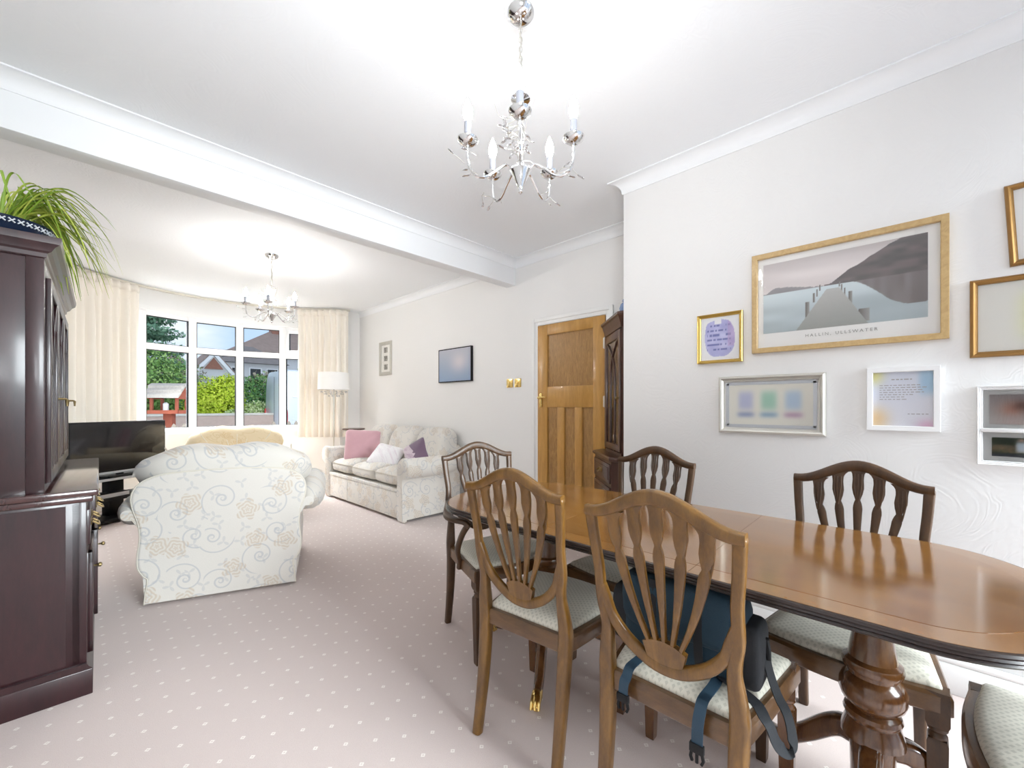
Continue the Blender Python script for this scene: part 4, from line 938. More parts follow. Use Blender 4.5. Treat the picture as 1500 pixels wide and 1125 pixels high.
# ================================================================== chandeliers
def chandelier(loc, rz, label):
    t = thing('chandelier', label, 'chandelier', loc, rz, 'chrome five arm chandeliers')
    # local z measured down from the ceiling (0)
    bm = B(); lathe(bm, [(.0605, 0), (.061, -.012), (.058, -.03), (.046, -.048), (.026, -.06), (.008, -.065)], n=36); obj('ceiling_rose', bm, M['chrome'], t)
    bm = B(); n = 15
    for i in range(n):
        z = -.066-.018*i-.009
        for k in range(1):
            c = Matrix.Translation((0, 0, z)) @ Matrix.Rotation(pi/2*(i % 2), 4, 'Z'); pts = [c @ Vector((.0065*sin(2*pi*j/10), 0, .0125*cos(2*pi*j/10))) for j in range(11)]
            tube(bm, pts, .0017, 5)
    tube(bm, [(.004*sin(i*1.7), .004*cos(i*1.7), -.06-.021*i) for i in range(14)], .003, 6); obj('chain', bm, M['nickel'], t)
    bm = B(); lathe(bm, [(.004, -.33), (.016, -.335), (.034, -.345), (.036, -.352), (.012, -.358), (.006, -.37), (.006, -.62)], n=24); obj('stem', bm, M['chrome'], t)
    bm = B(); lathe(bm, [(.008, -.605), (.036, -.612), (.040, -.622), (.034, -.632), (.026, -.65), (.014, -.675), (.010, -.682), (.0075, -.69), (.0085, -.70), (.002, -.706)], n=28); obj('body', bm, M['chrome'], t)
    for k in range(5):
        a = 2*pi*k/5; c, s = cos(a), sin(a); R_ = .20
        P = smoothpts([(c*r, s*r, z) for r, z in ((.03, -.622), (.055, -.606), (.085, -.625), (.13, -.66), (.165, -.665), (.192, -.64), (.20, -.60), (.20, -.555))], 5)
        bm = B(); tube(bm, P, .0048, 8); ar = obj('arm', bm, M['chrome'], t)
        bm = B(); lathe(bm, [(.006, -.562), (.02, -.558), (.036, -.545), (.039, -.538), (.036, -.538), (.018, -.55), (.008, -.552)], (c*R_, s*R_, 0), 24); obj('drip_cup', bm, M['chrome'], ar)
        bm = B(); lathe(bm, [(.0125, -.552), (.0125, -.475), (.009, -.472)], (c*R_, s*R_, 0), 16); obj('candle_tube', bm, M['candle'], ar)
        bm = B(); lathe(bm, [(.008, -.474), (.012, -.466), (.0165, -.448), (.017, -.438), (.0135, -.42), (.007, -.402), (.003, -.392), (.001, -.388)], (c*R_, s*R_, 0), 16); obj('bulb', bm, M['bulb'], ar)
    # sprays of wire and crystal leaves
    rr = random.Random(4)
    bm = B(); pillow(bm, (0, 0, .014), (.006, .003, .015), 1, 1, 8, 6); c0 = None; wires = B()
    for k in range(44):
        if k < 20: a = 2*pi*(k % 5)/5+rr.uniform(-.2, .2); r = rr.uniform(.13, .21); z = rr.uniform(-.67, -.60); base = Vector((cos(a)*r, sin(a)*r, z))
        else: a = rr.uniform(0, 6.28); base = Vector((cos(a)*.012, sin(a)*.012, rr.uniform(-.60, -.42)))
        d = Vector((cos(a)+rr.uniform(-.6, .6), sin(a)+rr.uniform(-.6, .6), rr.uniform(-.6, .9))).normalized(); Ln = rr.uniform(.02, .055)
        tip = base+d*Ln; mid = base+d*Ln*.5+Vector((rr.uniform(-.008, .008), rr.uniform(-.008, .008), .006))
        tube(wires, [base, mid, tip], .0011, 4)
        q = Matrix.Translation(tip) @ d.to_track_quat('Z', 'Y').to_matrix().to_4x4()
        if c0 is None: c0 = obj('crystal', bm, M['crystal'], t); c0.matrix_local = q
        else: shared('crystal', c0, t, q)
    for a0 in (0, 2, 4): tube(wires, [(.013*cos(a0+i*.7), .013*sin(a0+i*.7), -.36-.012*i) for i in range(21)], .0012, 4)
    for a in (.6, 2.9, 4.6): tube(wires, [(0, 0, -.42), (.05*cos(a), .05*sin(a), -.44), (.085*cos(a), .085*sin(a), -.40), (.10*cos(a), .10*sin(a), -.36)], .0013, 4)
    obj('wire_spray', wires, M['nickel'], t)['kind'] = 'stuff'
    return t
toward = math.atan2(-1.03, -1.15)
c1 = chandelier((1.14, 1.045, H), toward, 'chrome five arm chandelier with lit candle bulbs above the dining area')
c2 = dup(c1, (1.30, 4.50, H), toward+.42, 'chrome five arm chandelier hanging near the bay window')
for ch in c2.children:
    for g_ in ch.children:
        if g_.name.startswith('bulb'):
            g_.data = g_.data.copy(); g_.data.materials[0] = M['bulb_bay']
c2.scale = (1.08, 1.08, .97)

# ================================================================== pictures
def paint(name, w, h, fn, parent, nx, ny, x=-.004):
    """flat print w by h, local plane facing -x: u runs to the viewer's right (-y), v up; fn(u,v)->rgb (sRGB 0-1)"""
    me = bpy.data.meshes.new(name); vs = []; fs = []; cs = []
    lin = lambda c: tuple((k/12.92 if k <= .04045 else ((k+.055)/1.055)**2.4) for k in c)
    for j in range(ny+1):
        for i in range(nx+1):
            u, v = i/nx, j/ny; vs.append((x, w/2-u*w, v*h-h/2)); cs.append((*lin([min(1, max(0, k)) for k in fn(u, v)]), 1))
    for j in range(ny):
        for i in range(nx):
            a = j*(nx+1)+i; fs.append((a, a+nx+1, a+nx+2, a+1))
    me.from_pydata(vs, [], fs); ca = me.color_attributes.new('Col', 'FLOAT_COLOR', 'POINT'); ca.data.foreach_set('color', [k for c in cs for k in c])
    me.materials.append(M['print']); o = bpy.data.objects.new(name, me); COL.objects.link(o); o.parent = parent; return o
def frame(name, label, y0, y1, z0, z1, fw, mat, depth=.022, wallx=XC, prof='flat', tilt=0, glassy=True, mountw=None, cat='picture'):
    w, h = y0-y1, z1-z0
    t = thing(name, label, cat, (wallx-.001, (y0+y1)/2, (z0+z1)/2)); t.rotation_euler = (tilt, 0, 0)
    ps = {'flat': [(0, 0), (0, depth), (.002, depth+.001), (fw-.002, depth), (fw, depth-.003), (fw, .002)],
          'round': [(0, 0), (0, depth*.5), (fw*.15, depth*.8), (fw*.4, depth), (fw*.65, depth*.85), (fw*.85, depth*.55), (fw, depth*.5), (fw, .002)],
          'step': [(0, 0), (0, depth*.9), (fw*.12, depth), (fw*.3, depth*.7), (fw*.45, depth*.75), (fw*.8, depth*.55), (fw*.9, depth*.62), (fw, depth*.5), (fw, .002)]}[prof]
    rings = []
    for i, (sy, sz) in enumerate(((1, -1), (1, 1), (-1, 1), (-1, -1), (1, -1))):
        rings.append([(-d, sy*(w/2-o), sz*(h/2-o)) for o, d in ps])
    bm = B(); loft(bm, rings, cap=False, closed=True); bmesh.ops.remove_doubles(bm, verts=bm.verts[:], dist=1e-6); obj('frame', bm, mat, t, angle=25)
    obj('backing', boxm(-.003, 0, -w/2+fw*.5, w/2-fw*.5, -h/2+fw*.5, h/2-fw*.5), M['mount'], t, smooth=False)
    if glassy: obj('glazing', boxm(-.0075, -.0065, -w/2+fw*.8, w/2-fw*.8, -h/2+fw*.8, h/2-fw*.8), M['picglass'], t, smooth=False)
    return t, w, h
def sm(a, b, x): x = min(1, max(0, (x-a)/(b-a))); return x*x*(3-2*x)
def mixc(a, b, t): return tuple(p+(q-p)*t for p, q in zip(a, b))
def hsh(i, j): v = sin(i*127.1+j*311.7)*43758.5453; return v-math.floor(v)
def vn(x, y):
    i, j = math.floor(x), math.floor(y); f, g = x-i, y-j; f = f*f*(3-2*f); g = g*g*(3-2*g)
    return (hsh(i, j)*(1-f)+hsh(i+1, j)*f)*(1-g)+(hsh(i, j+1)*(1-f)+hsh(i+1, j+1)*f)*g
# lake jetty print
def lake(u, v):
    hor = .56
    hl = hor+.075*sm(0, .1, u)*(.55+.45*sin(u*9+1))*(1-sm(.3, .5, u))+.01*vn(u*40, 1)
    hr = hor+.02+(.44*sm(.42, 1.02, u)**.85+.05*sm(.45, .58, u)+.022*(vn(u*26, 5)-.5)) if u > .42 else 0
    rf = hor-.36*sm(.58, .90, u)*(1+.05*vn(u*20, 2)) if u > .5 else hor
    # jetty
    jt = hor-.05; k = (jt-v)/jt if v < jt else -1
    if k >= 0:
        cx = .475-.015*k; wdt = .045+.20*k
        if abs(u-cx) < wdt*.92:
            pl = .03*((int(1/(1.02-k*.97)*14)) % 2)+.06*(vn(u*60, k*20)-.5); return mixc((.74, .74, .73), (.58, .59, .57), k*.8+pl)
    for px, py, pw, ph in ((.395, .50, .010, .09), (.375, .43, .012, .10), (.355, .36, .015, .13), (.31, .14, .026, .24), (.515, .52, .009, .07), (.53, .46, .010, .09), (.548, .38, .013, .12), (.58, .24, .022, .20), (.66, .03, .062, .17)):
        if px-pw/2 < u < px+pw/2 and py < v < py+ph: return mixc((.42, .40, .38), (.62, .62, .61), (u-px+pw/2)/pw)
    if v > max(hl, hr, hor):
        s = .80+.10*vn(u*3+v*4, v*9)-.10*sm(.7, 1, v)*(1-u*.3); return (s+.02, s-.01, s-.015)
    if v > hor and v <= hr: return mixc((.50, .46, .46), (.38, .37, .37), vn(u*14, v*20))
    if v > hor: return (.60, .59, .60)
    if v > rf: return mixc((.48, .45, .45), (.60, .58, .58), vn(u*30, v*4)*.7)
    s = .83-.13*sm(.0, .2, v)*(1-sm(.25, .5, v))*vn(u*3, v*9)-.10*(1-sm(0, .18, v))+.05*sm(.3, .56, v); return (s-.05, s-.005, s+.01)
t, w, h = frame('framed_picture', 'wide pale gold framed print of a jetty on a misty lake', .605, -.129, 1.484, 2.008, .026, M['goldfr'])
iw, ih = .62, .365
paint('print', iw, ih, lake, t, 220, 110).location = (0, .006, .022)
text_mesh('printed_title', 'HALLIN, ULLSWATER', .021, M['ink'], t, Matrix(((0, 0, -1, -.0045), (-1, 0, 0, -.005), (0, 1, 0, -.198), (0, 0, 0, 1))), 1.45)
# small bright gilt frame with lilac cut paper
def lilac(u, v):
    d = .40+.05*vn(u*5, v*5)*1.5-.06*sm(.35, .5, u)*(1-sm(.5, .65, u))*(v > .6)
    a, b = abs(u-.5)/.42, abs(v-.5)/.46
    if (a**3+b**3) < 1-.35*vn(u*6+3, v*6) and not (v > .84 and abs(u-.45) < .10):
        c = mixc((.80, .80, .92), (.66, .66, .84), vn(u*7, v*9))
        if (v*9) % 1 < .42 and .16 < u < .80 and .2 < v < .85 and vn(u*30, math.floor(v*9)*5) > .38: c = mixc(c, (.34, .36, .62), .65)
        if .7 < u and v > .3: c = mixc(c, (.74, .62, .80), .5)
        return c
    return (.92, .92, .93)
t, w, h = frame('framed_picture', 'small bright gilt frame with lilac cut out lettering', .892, .652, 1.447, 1.729, .018, M['gilt'], prof='step')
paint('print', .20, .245, lilac, t, 60, 70)
# silver frame, three soft coloured panels
def blobs(u, v):
    c = (.88, .87, .83)
    for i, (cu, col, col2) in enumerate(((.22, (.68, .70, .82), (.50, .55, .70)), (.5, (.58, .76, .68), (.50, .62, .72)), (.78, (.66, .75, .84), (.68, .55, .66)))):
        g = exp(-((u-cu)/.095)**4-((v-.60)/.24)**4); c = mixc(c, col, g*.85)
        g = exp(-((u-cu)/.105)**4-((v-.25)/.07)**2); c = mixc(c, col2, g*.8)
    return c
t, w, h = frame('framed_picture', 'wide champagne silver frame with three soft pastel panels', .775, .284, 1.051, 1.366, .030, M['silverfr'], prof='round', depth=.028)
paint('print', w-.10, h-.10, blobs, t, 60, 36)
bm = B()
for sy in (-1, 1): box(bm, -.006, -.003, sy*(w/2-.045)-.008, sy*(w/2-.045)+.008, -h/2+.04, h/2-.04)
for sz in (-1, 1): box(bm, -.006, -.003, -w/2+.04, w/2-.04, sz*(h/2-.042)-.008, sz*(h/2-.042)+.008)
obj('beaded_slip', bm, M['silver'], t, smooth=False)
# white frame poem
def poem(u, v):
    c = mixc((.90, .90, .93), (.86, .88, .93), v)
    c = mixc(c, (.90, .88, .60), exp(-((u-.02)/.16)**2-((v-.95)/.16)**2)); c = mixc(c, (.92, .80, .62), exp(-((u-.05)/.22)**2-((v-.12)/.22)**2))
    c = mixc(c, (.66, .80, .90), exp(-((u-.93)/.16)**4-((v-.82)/.24)**4)*.9); c = mixc(c, (.90, .74, .84), exp(-((u-.9)/.16)**2-((v-.0)/.12)**2)); return c
t, w, h = frame('framed_picture', 'white framed poem on pastel watercolour paper', .134, -.104, 1.09, 1.374, .022, M['whitefr'], prof='flat')
paint('print', w-.042, h-.042, poem, t, 40, 48)
bm = B(); rr = random.Random(9)
def wordline(y0, z, L, hgt):
    y = y0
    while y > y0-L:
        wl = rr.uniform(.006, .016); box(bm, -.0048, -.0044, y-wl, y, z, z+hgt); y -= wl+.0045
wordline(.035, .085, .07, .0045)
for i, L in enumerate((.135, .150, .142, .142, .10, .08, .092)): wordline(.075, .060-.0105*i, L, .0032)
wordline(-.018, -.068, .068, .0035)
obj('faint_print_lines', bm, M['ink2'], t, smooth=False)
# bronze frame, top right, hanging crooked
t, w, h = frame('framed_picture', 'bronze framed picture hanging crooked at the top right edge', -.285, -.66, 1.755, 2.075, .022, M['bronze'], prof='round', tilt=radians(-2.8))
paint('print', w-.14, h-.11, lambda u, v: mixc((.28, .24, .22), (.62, .56, .48), vn(u*9, v*9)), t, 30, 30)
t, w, h = frame('framed_picture', 'bronze framed blurred portrait on cream at the right edge', -.187, -.64, 1.397, 1.712, .022, M['bronze'], prof='round')
def soft(u, v):
    c = (.86, .85, .82); g = exp(-((u-.42)/.17)**4-((v-.5)/.34)**4); c = mixc(c, (.86, .86, .70), g*.9)
    g = exp(-((u-.42)/.10)**4-((v-.6)/.17)**4); c = mixc(c, (.55, .47, .36), g*.8); g = exp(-((u-.43)/.06)**2-((v-.58)/.12)**2); return mixc(c, (.80, .70, .62), g)
paint('print', w-.045, h-.045, soft, t, 50, 40)
# white two row collage frame
t, w, h = frame('collage_frame', 'white two row collage frame with small photographs at the right edge', -.206, -.52, .966, 1.281, .016, M['whitefr'], prof='step', depth=.024)
bm = B(); box(bm, -.024, -.002, -w/2+.01, w/2-.01, -.027, -.011, .003)
box(bm, -.012, -.002, -w/2+.012, -w/2+.03, -h/2+.012, h/2-.012, .002)
obj('cross_rail', bm, M['whitefr'], t)
bm = B(); box(bm, -.0065, -.003, -w/2+.012, w/2-.012, -h/2+.012, h/2-.012); obj('mount', bm, M['mount'], t, smooth=False)
def face_blur(u, v):
    c = mixc((.78, .76, .74), (.60, .56, .56), v); c = mixc(c, (.74, .55, .48), exp(-((u-.5)/.28)**2-((v-.5)/.25)**2)); c = mixc(c, (.45, .32, .28), exp(-((u-.72)/.22)**2-((v-.62)/.16)**2)*.9); return mixc(c, (.82, .74, .72), exp(-((u-.5)/.4)**2-((v-.05)/.2)**2))
def kids(u, v):
    c = mixc((.16, .19, .15), (.22, .27, .18), vn(u*12, v*6))
    if .2 < v < .62: c = mixc(c, (.66, .52, .40), vn(u*26, v*16)*.9)
    if v < .14: c = (.24, .25, .28)
    c = mixc(c, (.80, .84, .88), exp(-((u-.50)/.09)**4-((v-.52)/.30)**4)); c = mixc(c, (.74, .10, .14), exp(-((u-.80)/.13)**4-((v-.60)/.16)**4)); c = mixc(c, (.72, .77, .84), exp(-((u-.76)/.06)**4-((v-.22)/.17)**4)); c = mixc(c, (.86, .72, .64), exp(-((u-.5)/.05)**2-((v-.88)/.08)**2)+exp(-((u-.8)/.05)**2-((v-.88)/.08)**2)*.9) if True else c
    return c
wd = .13
paint('photograph', .118, .118, face_blur, t, 30, 30, -.0075).location = (0, w/2-.034-.059, .064)
paint('photograph', .118, .118, lambda u, v: face_blur(1-u, v), t, 30, 30, -.0075).location = (0, w/2-.18-.059, .064)
paint('photograph', .15, .075, kids, t, 60, 30, -.0075).location = (0, w/2-.040-.075, -.085)
# slim three photo frame on the far right wall
t, w, h = frame('photo_frame', 'slim silver upright frame holding three small black and white photos', 5.72, 5.38, 1.655, 2.15, .05, M['silverfr'], wallx=XR, prof='step')
for k in range(3): paint('photograph', .10, .078, lambda u, v, k=k: mixc((.10, .10, .10), (.55, .54, .52), sm(.45, .8, vn(u*3+k*3, v*3+k))), t, 18, 18).location = (0, .0, .125-.125*k)
t, w, h = frame('framed_picture', 'black edged blue grey abstract canvas on the wall behind the sofa', 4.22, 3.60, 1.49, 1.895, .012, M['black'], wallx=XR, depth=.03, glassy=False)
paint('print', w-.02, h-.02, lambda u, v: mixc(mixc((.55, .63, .74), (.70, .71, .75), v), (.80, .78, .80), exp(-((u-.65)/.25)**2-((v-.6)/.3)**2)), t, 24, 24, -.028)

# ================================================================== outdoors
GZ = -.25
bm = B(); box(bm, -25, 45, 7.3, 60, GZ-.1, GZ); struct('ground', bm, M['tarmac'], 'grey ground outside the bay window', smooth=False)
def foliage(bm, c, r, n, size, rnd, k=2, shell=.55):
    for i in range(n):
        d = Vector((rnd.gauss(0, 1), rnd.gauss(0, 1), rnd.gauss(0, 1))).normalized(); q = shell+(1-shell)*rnd.random()
        p = Vector((c[0]+d.x*r[0]*q, c[1]+d.y*r[1]*q, c[2]+d.z*r[2]*q)); s = size*rnd.uniform(.6, 1.4)
        e = Vector((rnd.gauss(0, 1), rnd.gauss(0, 1), rnd.gauss(0, 1))).normalized(); f = e.cross(d+Vector((.01, .02, .03))).normalized()
        vs = [bm.verts.new(p+e*s), bm.verts.new(p+f*s*.5), bm.verts.new(p-e*s), bm.verts.new(p-f*s*.5)]
        bm.faces.new(vs).material_index = rnd.randrange(k)
def plant(name, label, cat, loc, trunk, blobs_, mats, size, seed, group=None):
    t = thing(name, label, cat, loc, 0, group); rnd = random.Random(seed)
    if trunk:
        bm = B(); tube(bm, [(0, 0, 0), (.03, .02, trunk[1]*.5), (0, 0, trunk[1])], [trunk[0], trunk[0]*.8, trunk[0]*.4], 8); obj('trunk', bm, M['bark'], t)
    bm = B()
    for c, r, n in blobs_: foliage(bm, c, r, n, size, rnd, len(mats))
    o = obj('foliage', bm, [M[m] for m in mats], t, smooth=False, recalc=False); o['kind'] = 'stuff'
    return t
rn = random.Random(21)
# conifer seen at the far left of the window
lay = []
for k in range(13):
    z = 1.4+k*.62; r = 2.7*(1-k/14.5)
    for j in range(7): 
        a = j*.9+k*.5; lay.append(((cos(a)*r*.6, sin(a)*r*.6, z-.15), (r*.5, r*.5, .26), 330))
plant('conifer_tree', 'tall blue green conifer seen through the leftmost window pane', 'tree', (1.15, 21.8, GZ), (.22, 9), lay, ['fol_conifer', 'fol_conifer2'], .085, 1)
plant('leafy_tree', 'mid green leafy tree below the conifer, behind the bird table', 'tree', (1.6, 19.0, GZ), (.15, 2.5), [((0, 0, 2.2), (1.5, 1.2, 1.4), 5200), ((-.9, 0, 1.6), (1.2, 1, 1.0), 2800), ((.8, .2, 1.4), (.9, .9, .9), 1800)], ['fol_mid', 'fol_mid2'], .06, 2)
plant('bare_tree', 'sparse brownish spring tree beside the conifer', 'tree', (3.3, 25.5, GZ), (.18, 2.5), [((0, 0, 2.7), (1.2, 1.0, 1.2), 900), ((.2, 0, 1.7), (1.3, 1.1, 1.0), 800)], ['fol_bare', 'fol_bare2', 'fol_mid2'], .10, 3)
plant('lime_shrub', 'bright lime yellow shrub in the second window bay behind the garden wall', 'shrub', (3.2, 16.9, GZ), (.08, 1.2), [((0, 0, 1.45), (.85, .7, 1.05), 5000), ((-.4, 0, 1.1), (.7, .6, .8), 2400), ((.3, 0, 2.0), (.5, .5, .6), 1400)], ['fol_lime', 'fol_lime2'], .05, 4)
plant('dark_shrub', 'dark green shrub beside the lime shrub, behind the round bush', 'shrub', (4.75, 18.4, GZ), (.08, 1.0), [((0, 0, 1.5), (1.1, .8, 1.2), 4800), ((-.9, .4, 1.2), (.7, .6, .8), 2000)], ['fol_dark', 'fol_dark2', 'fol_mid'], .055, 5)
plant('round_bush', 'round pale variegated bush above the garden wall', 'shrub', (4.33, 16.65, GZ), (.05, .8), [((0, 0, 1.12), (.58, .5, .52), 2600)], ['fol_var', 'fol_var2'], .045, 6)
plant('low_bush', 'small pale variegated bush at the mullion beside the round bush', 'shrub', (3.46, 15.95, GZ), (.05, .7), [((.0, 0, 1.0), (.36, .3, .36), 1100)], ['fol_var', 'fol_var2'], .045, 8)
plant('hedge', 'dark hedge under the lime shrub along the garden wall', 'hedge', (3.2, 17.6, GZ), None, [((-.8+.5*k, 0, .75), (.45, .4, .5), 600) for k in range(5)], ['fol_dark', 'fol_mid'], .06, 7)
plant('street_tree', 'brown green spring tree between the houses and the van', 'tree', (8.6, 24.0, GZ), (.15, 2.6), [((0, 0, 2.5), (1.4, 1.2, 1.0), 1300), ((1.6, 0, 2.4), (1.2, 1, .9), 800), ((-1.8, 0, 2.4), (1.3, 1, .9), 800)], ['fol_bare2', 'fol_mid2', 'fol_bare'], .11, 9)
# garden wall with coping
t = thing('garden_wall', 'low pinkish rendered garden wall with pale coping across the road', 'wall', (3.2, 15.0, GZ))
obj('wall_body', boxm(-3.2, 1.6, 0, .22, 0, 1.16), M['render'], t, smooth=False); obj('coping', boxm(-3.25, 1.65, -.03, .25, 1.16, 1.23, bev=.01), M['coping'], t)
# picket fence
t = thing('picket_fence', 'grey brown picket fence along the front garden below the window', 'fence', (1.0, 10.7, GZ))
for z in (.35, .8): obj('rail', boxm(-.4, 6.0, .0, .03, z, z+.06), M['fence'], t, smooth=False)
p0 = None
for k in range(38):
    if 5 < k < 15: continue
    if p0 is None:
        bm = B(); prism(bm, [(-.042, 0), (.042, 0), (.042, 1.03), (.025, 1.07), (0, 1.10), (-.025, 1.07), (-.042, 1.03)], -.02, 0, 'y'); p0 = obj('picket', bm, M['fence'], t, smooth=False); p0.location = (-.35, 0, 0)
    else: shared('picket', p0, t, Matrix.Translation((-.35+.165*k, 0, 0)))
# bird table
t = thing('bird_table', 'red stained wooden bird table with shingled roof outside the left window pane', 'bird table', (1.33, 11.45, GZ), radians(-35)); t.scale = (.80, .80, 1)
z0 = 1.29
obj('post', boxm(-.10, .10, -.10, .10, 0, z0, bev=.01), M['redwood'], t)
obj('foot', boxm(-.3, .3, -.3, .3, 0, .08, bev=.01), M['redwood'], t)
bm = B(); box(bm, -.36, .36, -.30, .30, z0, z0+.03)
for a in ((-.37, .37, -.31, -.285), (-.37, .37, .285, .31), (-.37, -.345, -.31, .31), (.345, .37, -.31, .31)): box(bm, *a, z0, z0+.075)
obj('tray', bm, M['redwood'], t, smooth=False)
for x in (-.29, .29):
    for y in (-.22, .22): obj('roof_post', boxm(x-.03, x+.03, y-.03, y+.03, z0+.03, z0+.33), M['redwood'], t, smooth=False)
zr = z0+.33
for x in (-.33, .33): 
    bm = B(); prism(bm, [(-.30, zr-.02), (.30, zr-.02), (.30, zr+.03), (0, zr+.27), (-.30, zr+.03)], x-.012, x+.012, 'x'); obj('gable', bm, M['redwood'], t, smooth=False)
for s in (-1, 1):
    for k in range(3):
        a, b = k/3, (k+1)/3+.06; bm = B()
        pa = (s*(.0+.38*a), zr+.30-.30*a); pb = (s*(.38*b), zr+.30-.30*b); up = .018*(1)
        prism(bm, [(pa[0], pa[1]), (pb[0], pb[1]+.02), (pb[0], pb[1]+.085), (pa[0], pa[1]+.022)], -.42, .42, 'x'); obj('shingle', bm, M['slate'], t, smooth=False)
t = thing('bird_feeder', 'small white bird feeder hanging under the bird table roof', 'feeder', (1.26, 11.36, 1.10))
bm = B(); lathe(bm, [(.03, .0), (.05, .01), (.05, .14), (.055, .15), (.02, .18)], n=14); obj('body', bm, M['pebble'], t); bm = B(); tube(bm, [(0, 0, .17), (0, 0, .28)], .004, 5); obj('hanger', bm, M['black'], t)
# van
def van():
    t = thing('delivery_van', 'tall white panel van parked on the right beyond the fence', 'van', (4.35, 13.9, GZ))
    # local x forward (length), y width, z up
    sec = lambda x, k, top: [(x, 1.0-.98*0-1.0+a, z) for a, z in ((.03, .30), (0, .55), (0, 1.25), (.04, 1.9), (.10, top-.22), (.22, top-.06), (.42, top), (1.58, top), (1.78, top-.06), (1.90, top-.22), (1.96, 1.9), (2.0, 1.25), (2.0, .55), (1.97, .30))]
    rings = []
    for x, ins, top in ((.03, .10, 2.46), (.0, .04, 2.0) if False else (.06, .03, 2.58), (.25, 0, 2.62), (3.6, 0, 2.62), (4.1, 0, 2.5), (4.7, .05, 1.75), (5.3, .12, 1.25), (5.5, .2, 1.05)):
        r = sec(x, 0, top); rings.append([(px, 1+(py-1)*(1-ins), min(pz, top)) for px, py, pz in r])
    bm = B(); loft(bm, rings); obj('body', bm, M['van'], t, angle=35)
    for (y, zz, L_) in ((-.012, 1.02, 3.6), (-.004, 1.72, 3.6)): obj('side_moulding', boxm(.25, L_, y, y+.03, zz, zz+.035, bev=.005), M['van'], t)
    obj('bumper', boxm(-.06, .14, .05, 1.95, .32, .55, bev=.03), M['black'], t)
    obj('door_seam', boxm(.022, .04, .996, 1.004, .6, 2.4), M['black'], t, smooth=False)
    for y in (.0, 1.86):
        bm = B(); pillow(bm, (.06, y+.07, 1.12), (.07, .085, .27), .6, .6); obj('tail_light', bm, M['redlens'], t, angle=180)
    obj('number_plate', boxm(.0, .035, .72, 1.28, .70, .82), M['pebble'], t)
    for x in (1.2, 4.4):
        for y in (.12, 1.88):
            bm = B(); lathe(bm, [(.16, -.12), (.33, -.12), (.35, -.08), (.35, .08), (.33, .12), (.16, .12)], n=24, M=Matrix.Translation((x, y, .352)) @ Matrix.Rotation(pi/2, 4, 'X')); w_ = obj('wheel', bm, M['tyre'], t)
            bm = B(); lathe(bm, [(.02, -.125), (.18, -.125), (.18, .125), (.02, .125)], n=18, M=Matrix.Translation((x, y, .352)) @ Matrix.Rotation(pi/2, 4, 'X')); obj('hub_cap', bm, M['silver'], w_)
    obj('cab_window', boxm(4.0, 4.75, -.0, .06, 1.35, 1.95, bev=.02), M['darkglass'], t)
van()
def car():
    t = thing('parked_car', 'white parked car partly hidden behind the bird table', 'car', (.2, 16.3, GZ)); t.scale = (1, 1, .85)
    prof = [(-2.0, .35), (-2.05, .6), (-1.95, .82), (-1.1, .93), (-.45, 1.40), (.9, 1.44), (1.6, 1.0), (2.05, .95), (2.1, .6), (2.0, .35)]
    bm = B(); loft(bm, [[(x, y, .35+(z-.35)*k) for x, z in prof] for y, k in ((-.82, .94), (-.78, 1), (.78, 1), (.82, .94))]); obj('body', bm, M['van'], t, angle=30)
    for s in (-1, 1):
        bm = B(); prism(bm, [(-.9, .96), (-.38, 1.32), (.82, 1.36), (1.35, 1.0)], s*.80-.012, s*.80+.012, 'y'); obj('side_window', bm, M['darkglass'], t, smooth=False)
        for x in (-1.3, 1.3):
            bm = B(); lathe(bm, [(.16, -.1), (.29, -.1), (.31, -.07), (.31, .07), (.29, .1), (.16, .1)], n=20, M=Matrix.Translation((x, s*.74, .312)) @ Matrix.Rotation(pi/2, 4, 'X')); obj('wheel', bm, M['tyre'], t)
car()
# houses across the road
def hip(bm, x0, x1, y0, y1, z0, z1, inset, ov=.35):
    a = [Vector(p) for p in ((x0-ov, y0-ov, z0), (x1+ov, y0-ov, z0), (x1+ov, y1+ov, z0), (x0-ov, y1+ov, z0))]; ym = (y0+y1)/2
    r = [Vector((x0+inset, ym, z1)), Vector((x1-inset, ym, z1))]
    V = [bm.verts.new(p) for p in a+r]
    for f in ((0, 1, 5, 4), (1, 2, 5), (2, 3, 4, 5), (3, 0, 4), (3, 2, 1, 0)): bm.faces.new([V[i] for i in f])
t = thing('house', 'large white house with broad brown hipped roof and brick chimney behind the van', 'house', (0, 0, GZ))
obj('wall', boxm(7.4, 18, 36, 43, 0, 5.3), M['pebble'], t, smooth=False)
bm = B(); hip(bm, 7.4, 18, 36, 43, 5.3, 7.95, 4.0); obj('roof', bm, M['roofA'], t, smooth=False)
bm = B(); box(bm, 11.3, 12.5, 39, 39.9, 7.0, 8.65); box(bm, 11.2, 12.6, 38.9, 40, 8.65, 8.8); obj('chimney', bm, M['brick'], t, smooth=False)
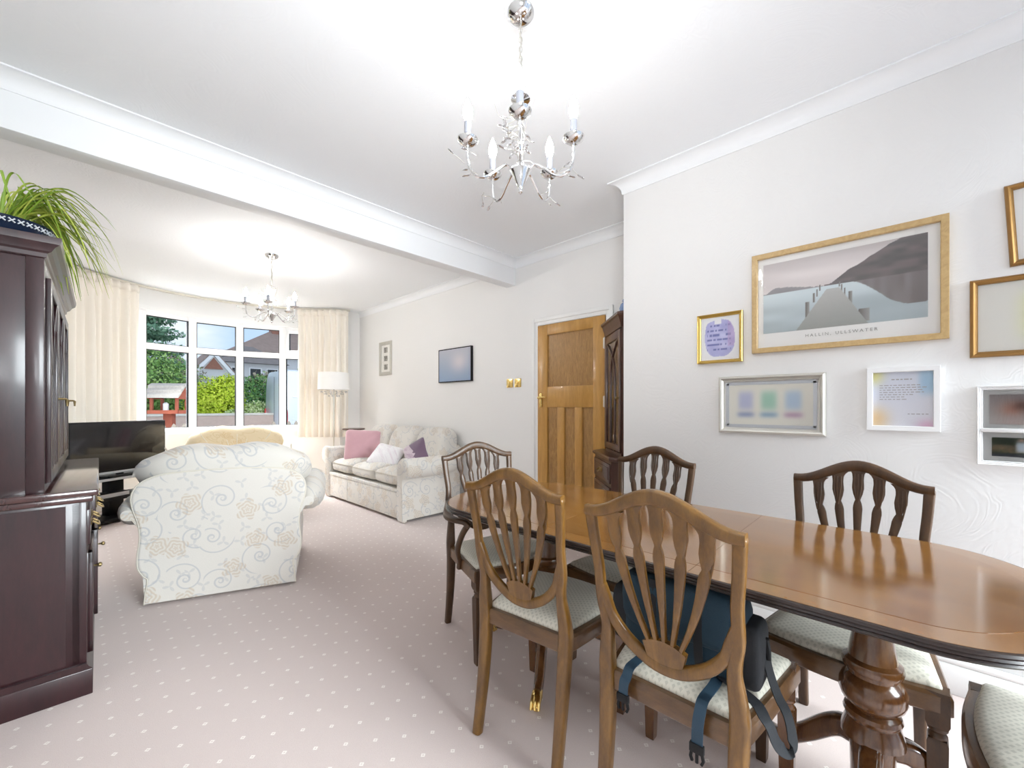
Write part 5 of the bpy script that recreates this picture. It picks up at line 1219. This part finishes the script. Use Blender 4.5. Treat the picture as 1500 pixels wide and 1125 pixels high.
bm = B(); hip(bm, 6.7, 10.6, 33.6, 37.5, 4.5, 5.9, 1.6, .25); obj('lower_roof', bm, M['roofB'], t, smooth=False)
obj('bay_wall', boxm(6.9, 10.4, 33.8, 37, 0, 4.5), M['pebble'], t, smooth=False)
for x in (7.2, 8.3, 9.4):
    f = obj('window', boxm(x, x+.8, 33.74, 33.82, 2.9, 4.2), M['upvc'], t, smooth=False); obj('window_pane', boxm(x+.08, x+.72, 33.72, 33.76, 2.98, 4.12), M['darkglass'], f, smooth=False)
t = thing('house', 'white gabled house with brown roof and timber gable behind the lime shrub', 'house', (-1.25, 2.0, GZ)); t.scale = (.8, .8, .74)
obj('wall', boxm(4.6, 8.0, 33, 39, 0, 4.2), M['pebble'], t, smooth=False)
bm = B(); hip(bm, 4.6, 8.0, 33, 39, 4.2, 5.9, 1.5); obj('roof', bm, M['roofA'], t, smooth=False)
bm = B(); prism(bm, [(6.6, 4.0), (9.4, 4.0), (8.0, 5.9)], 32.4, 33.2, 'y'); box(bm, 6.8, 9.2, 32.6, 36, 0, 4.0); obj('gable', bm, M['pebble'], t, smooth=False)
bm = B(); prism(bm, [(7.45, 4.75), (8.55, 4.75), (8.0, 5.6)], 32.3, 32.42, 'y'); obj('timber_infill', bm, M['brick'], t, smooth=False)
for s in (-1, 1):
    bm = B(); prism(bm, [(8.0, 5.75), (8.0, 6.1), (8.0+s*1.75, 3.75), (8.0+s*1.45, 3.75)], 32.2, 32.45, 'y'); obj('barge_board', bm, M['upvc'], t, smooth=False)
    bm = B(); prism(bm, [(8.0, 6.12), (8.0, 6.2), (8.0+s*1.8, 3.85), (8.0+s*1.8, 3.75)], 32.25, 37, 'y'); obj('gable_roof', bm, M['roofA'], t, smooth=False)
for x in (7.2, 8.1):
    f = obj('window', boxm(x, x+.75, 32.55, 32.62, 2.4, 3.6), M['upvc'], t, smooth=False); obj('window_pane', boxm(x+.07, x+.68, 32.53, 32.57, 2.47, 3.53), M['darkglass'], f, smooth=False)
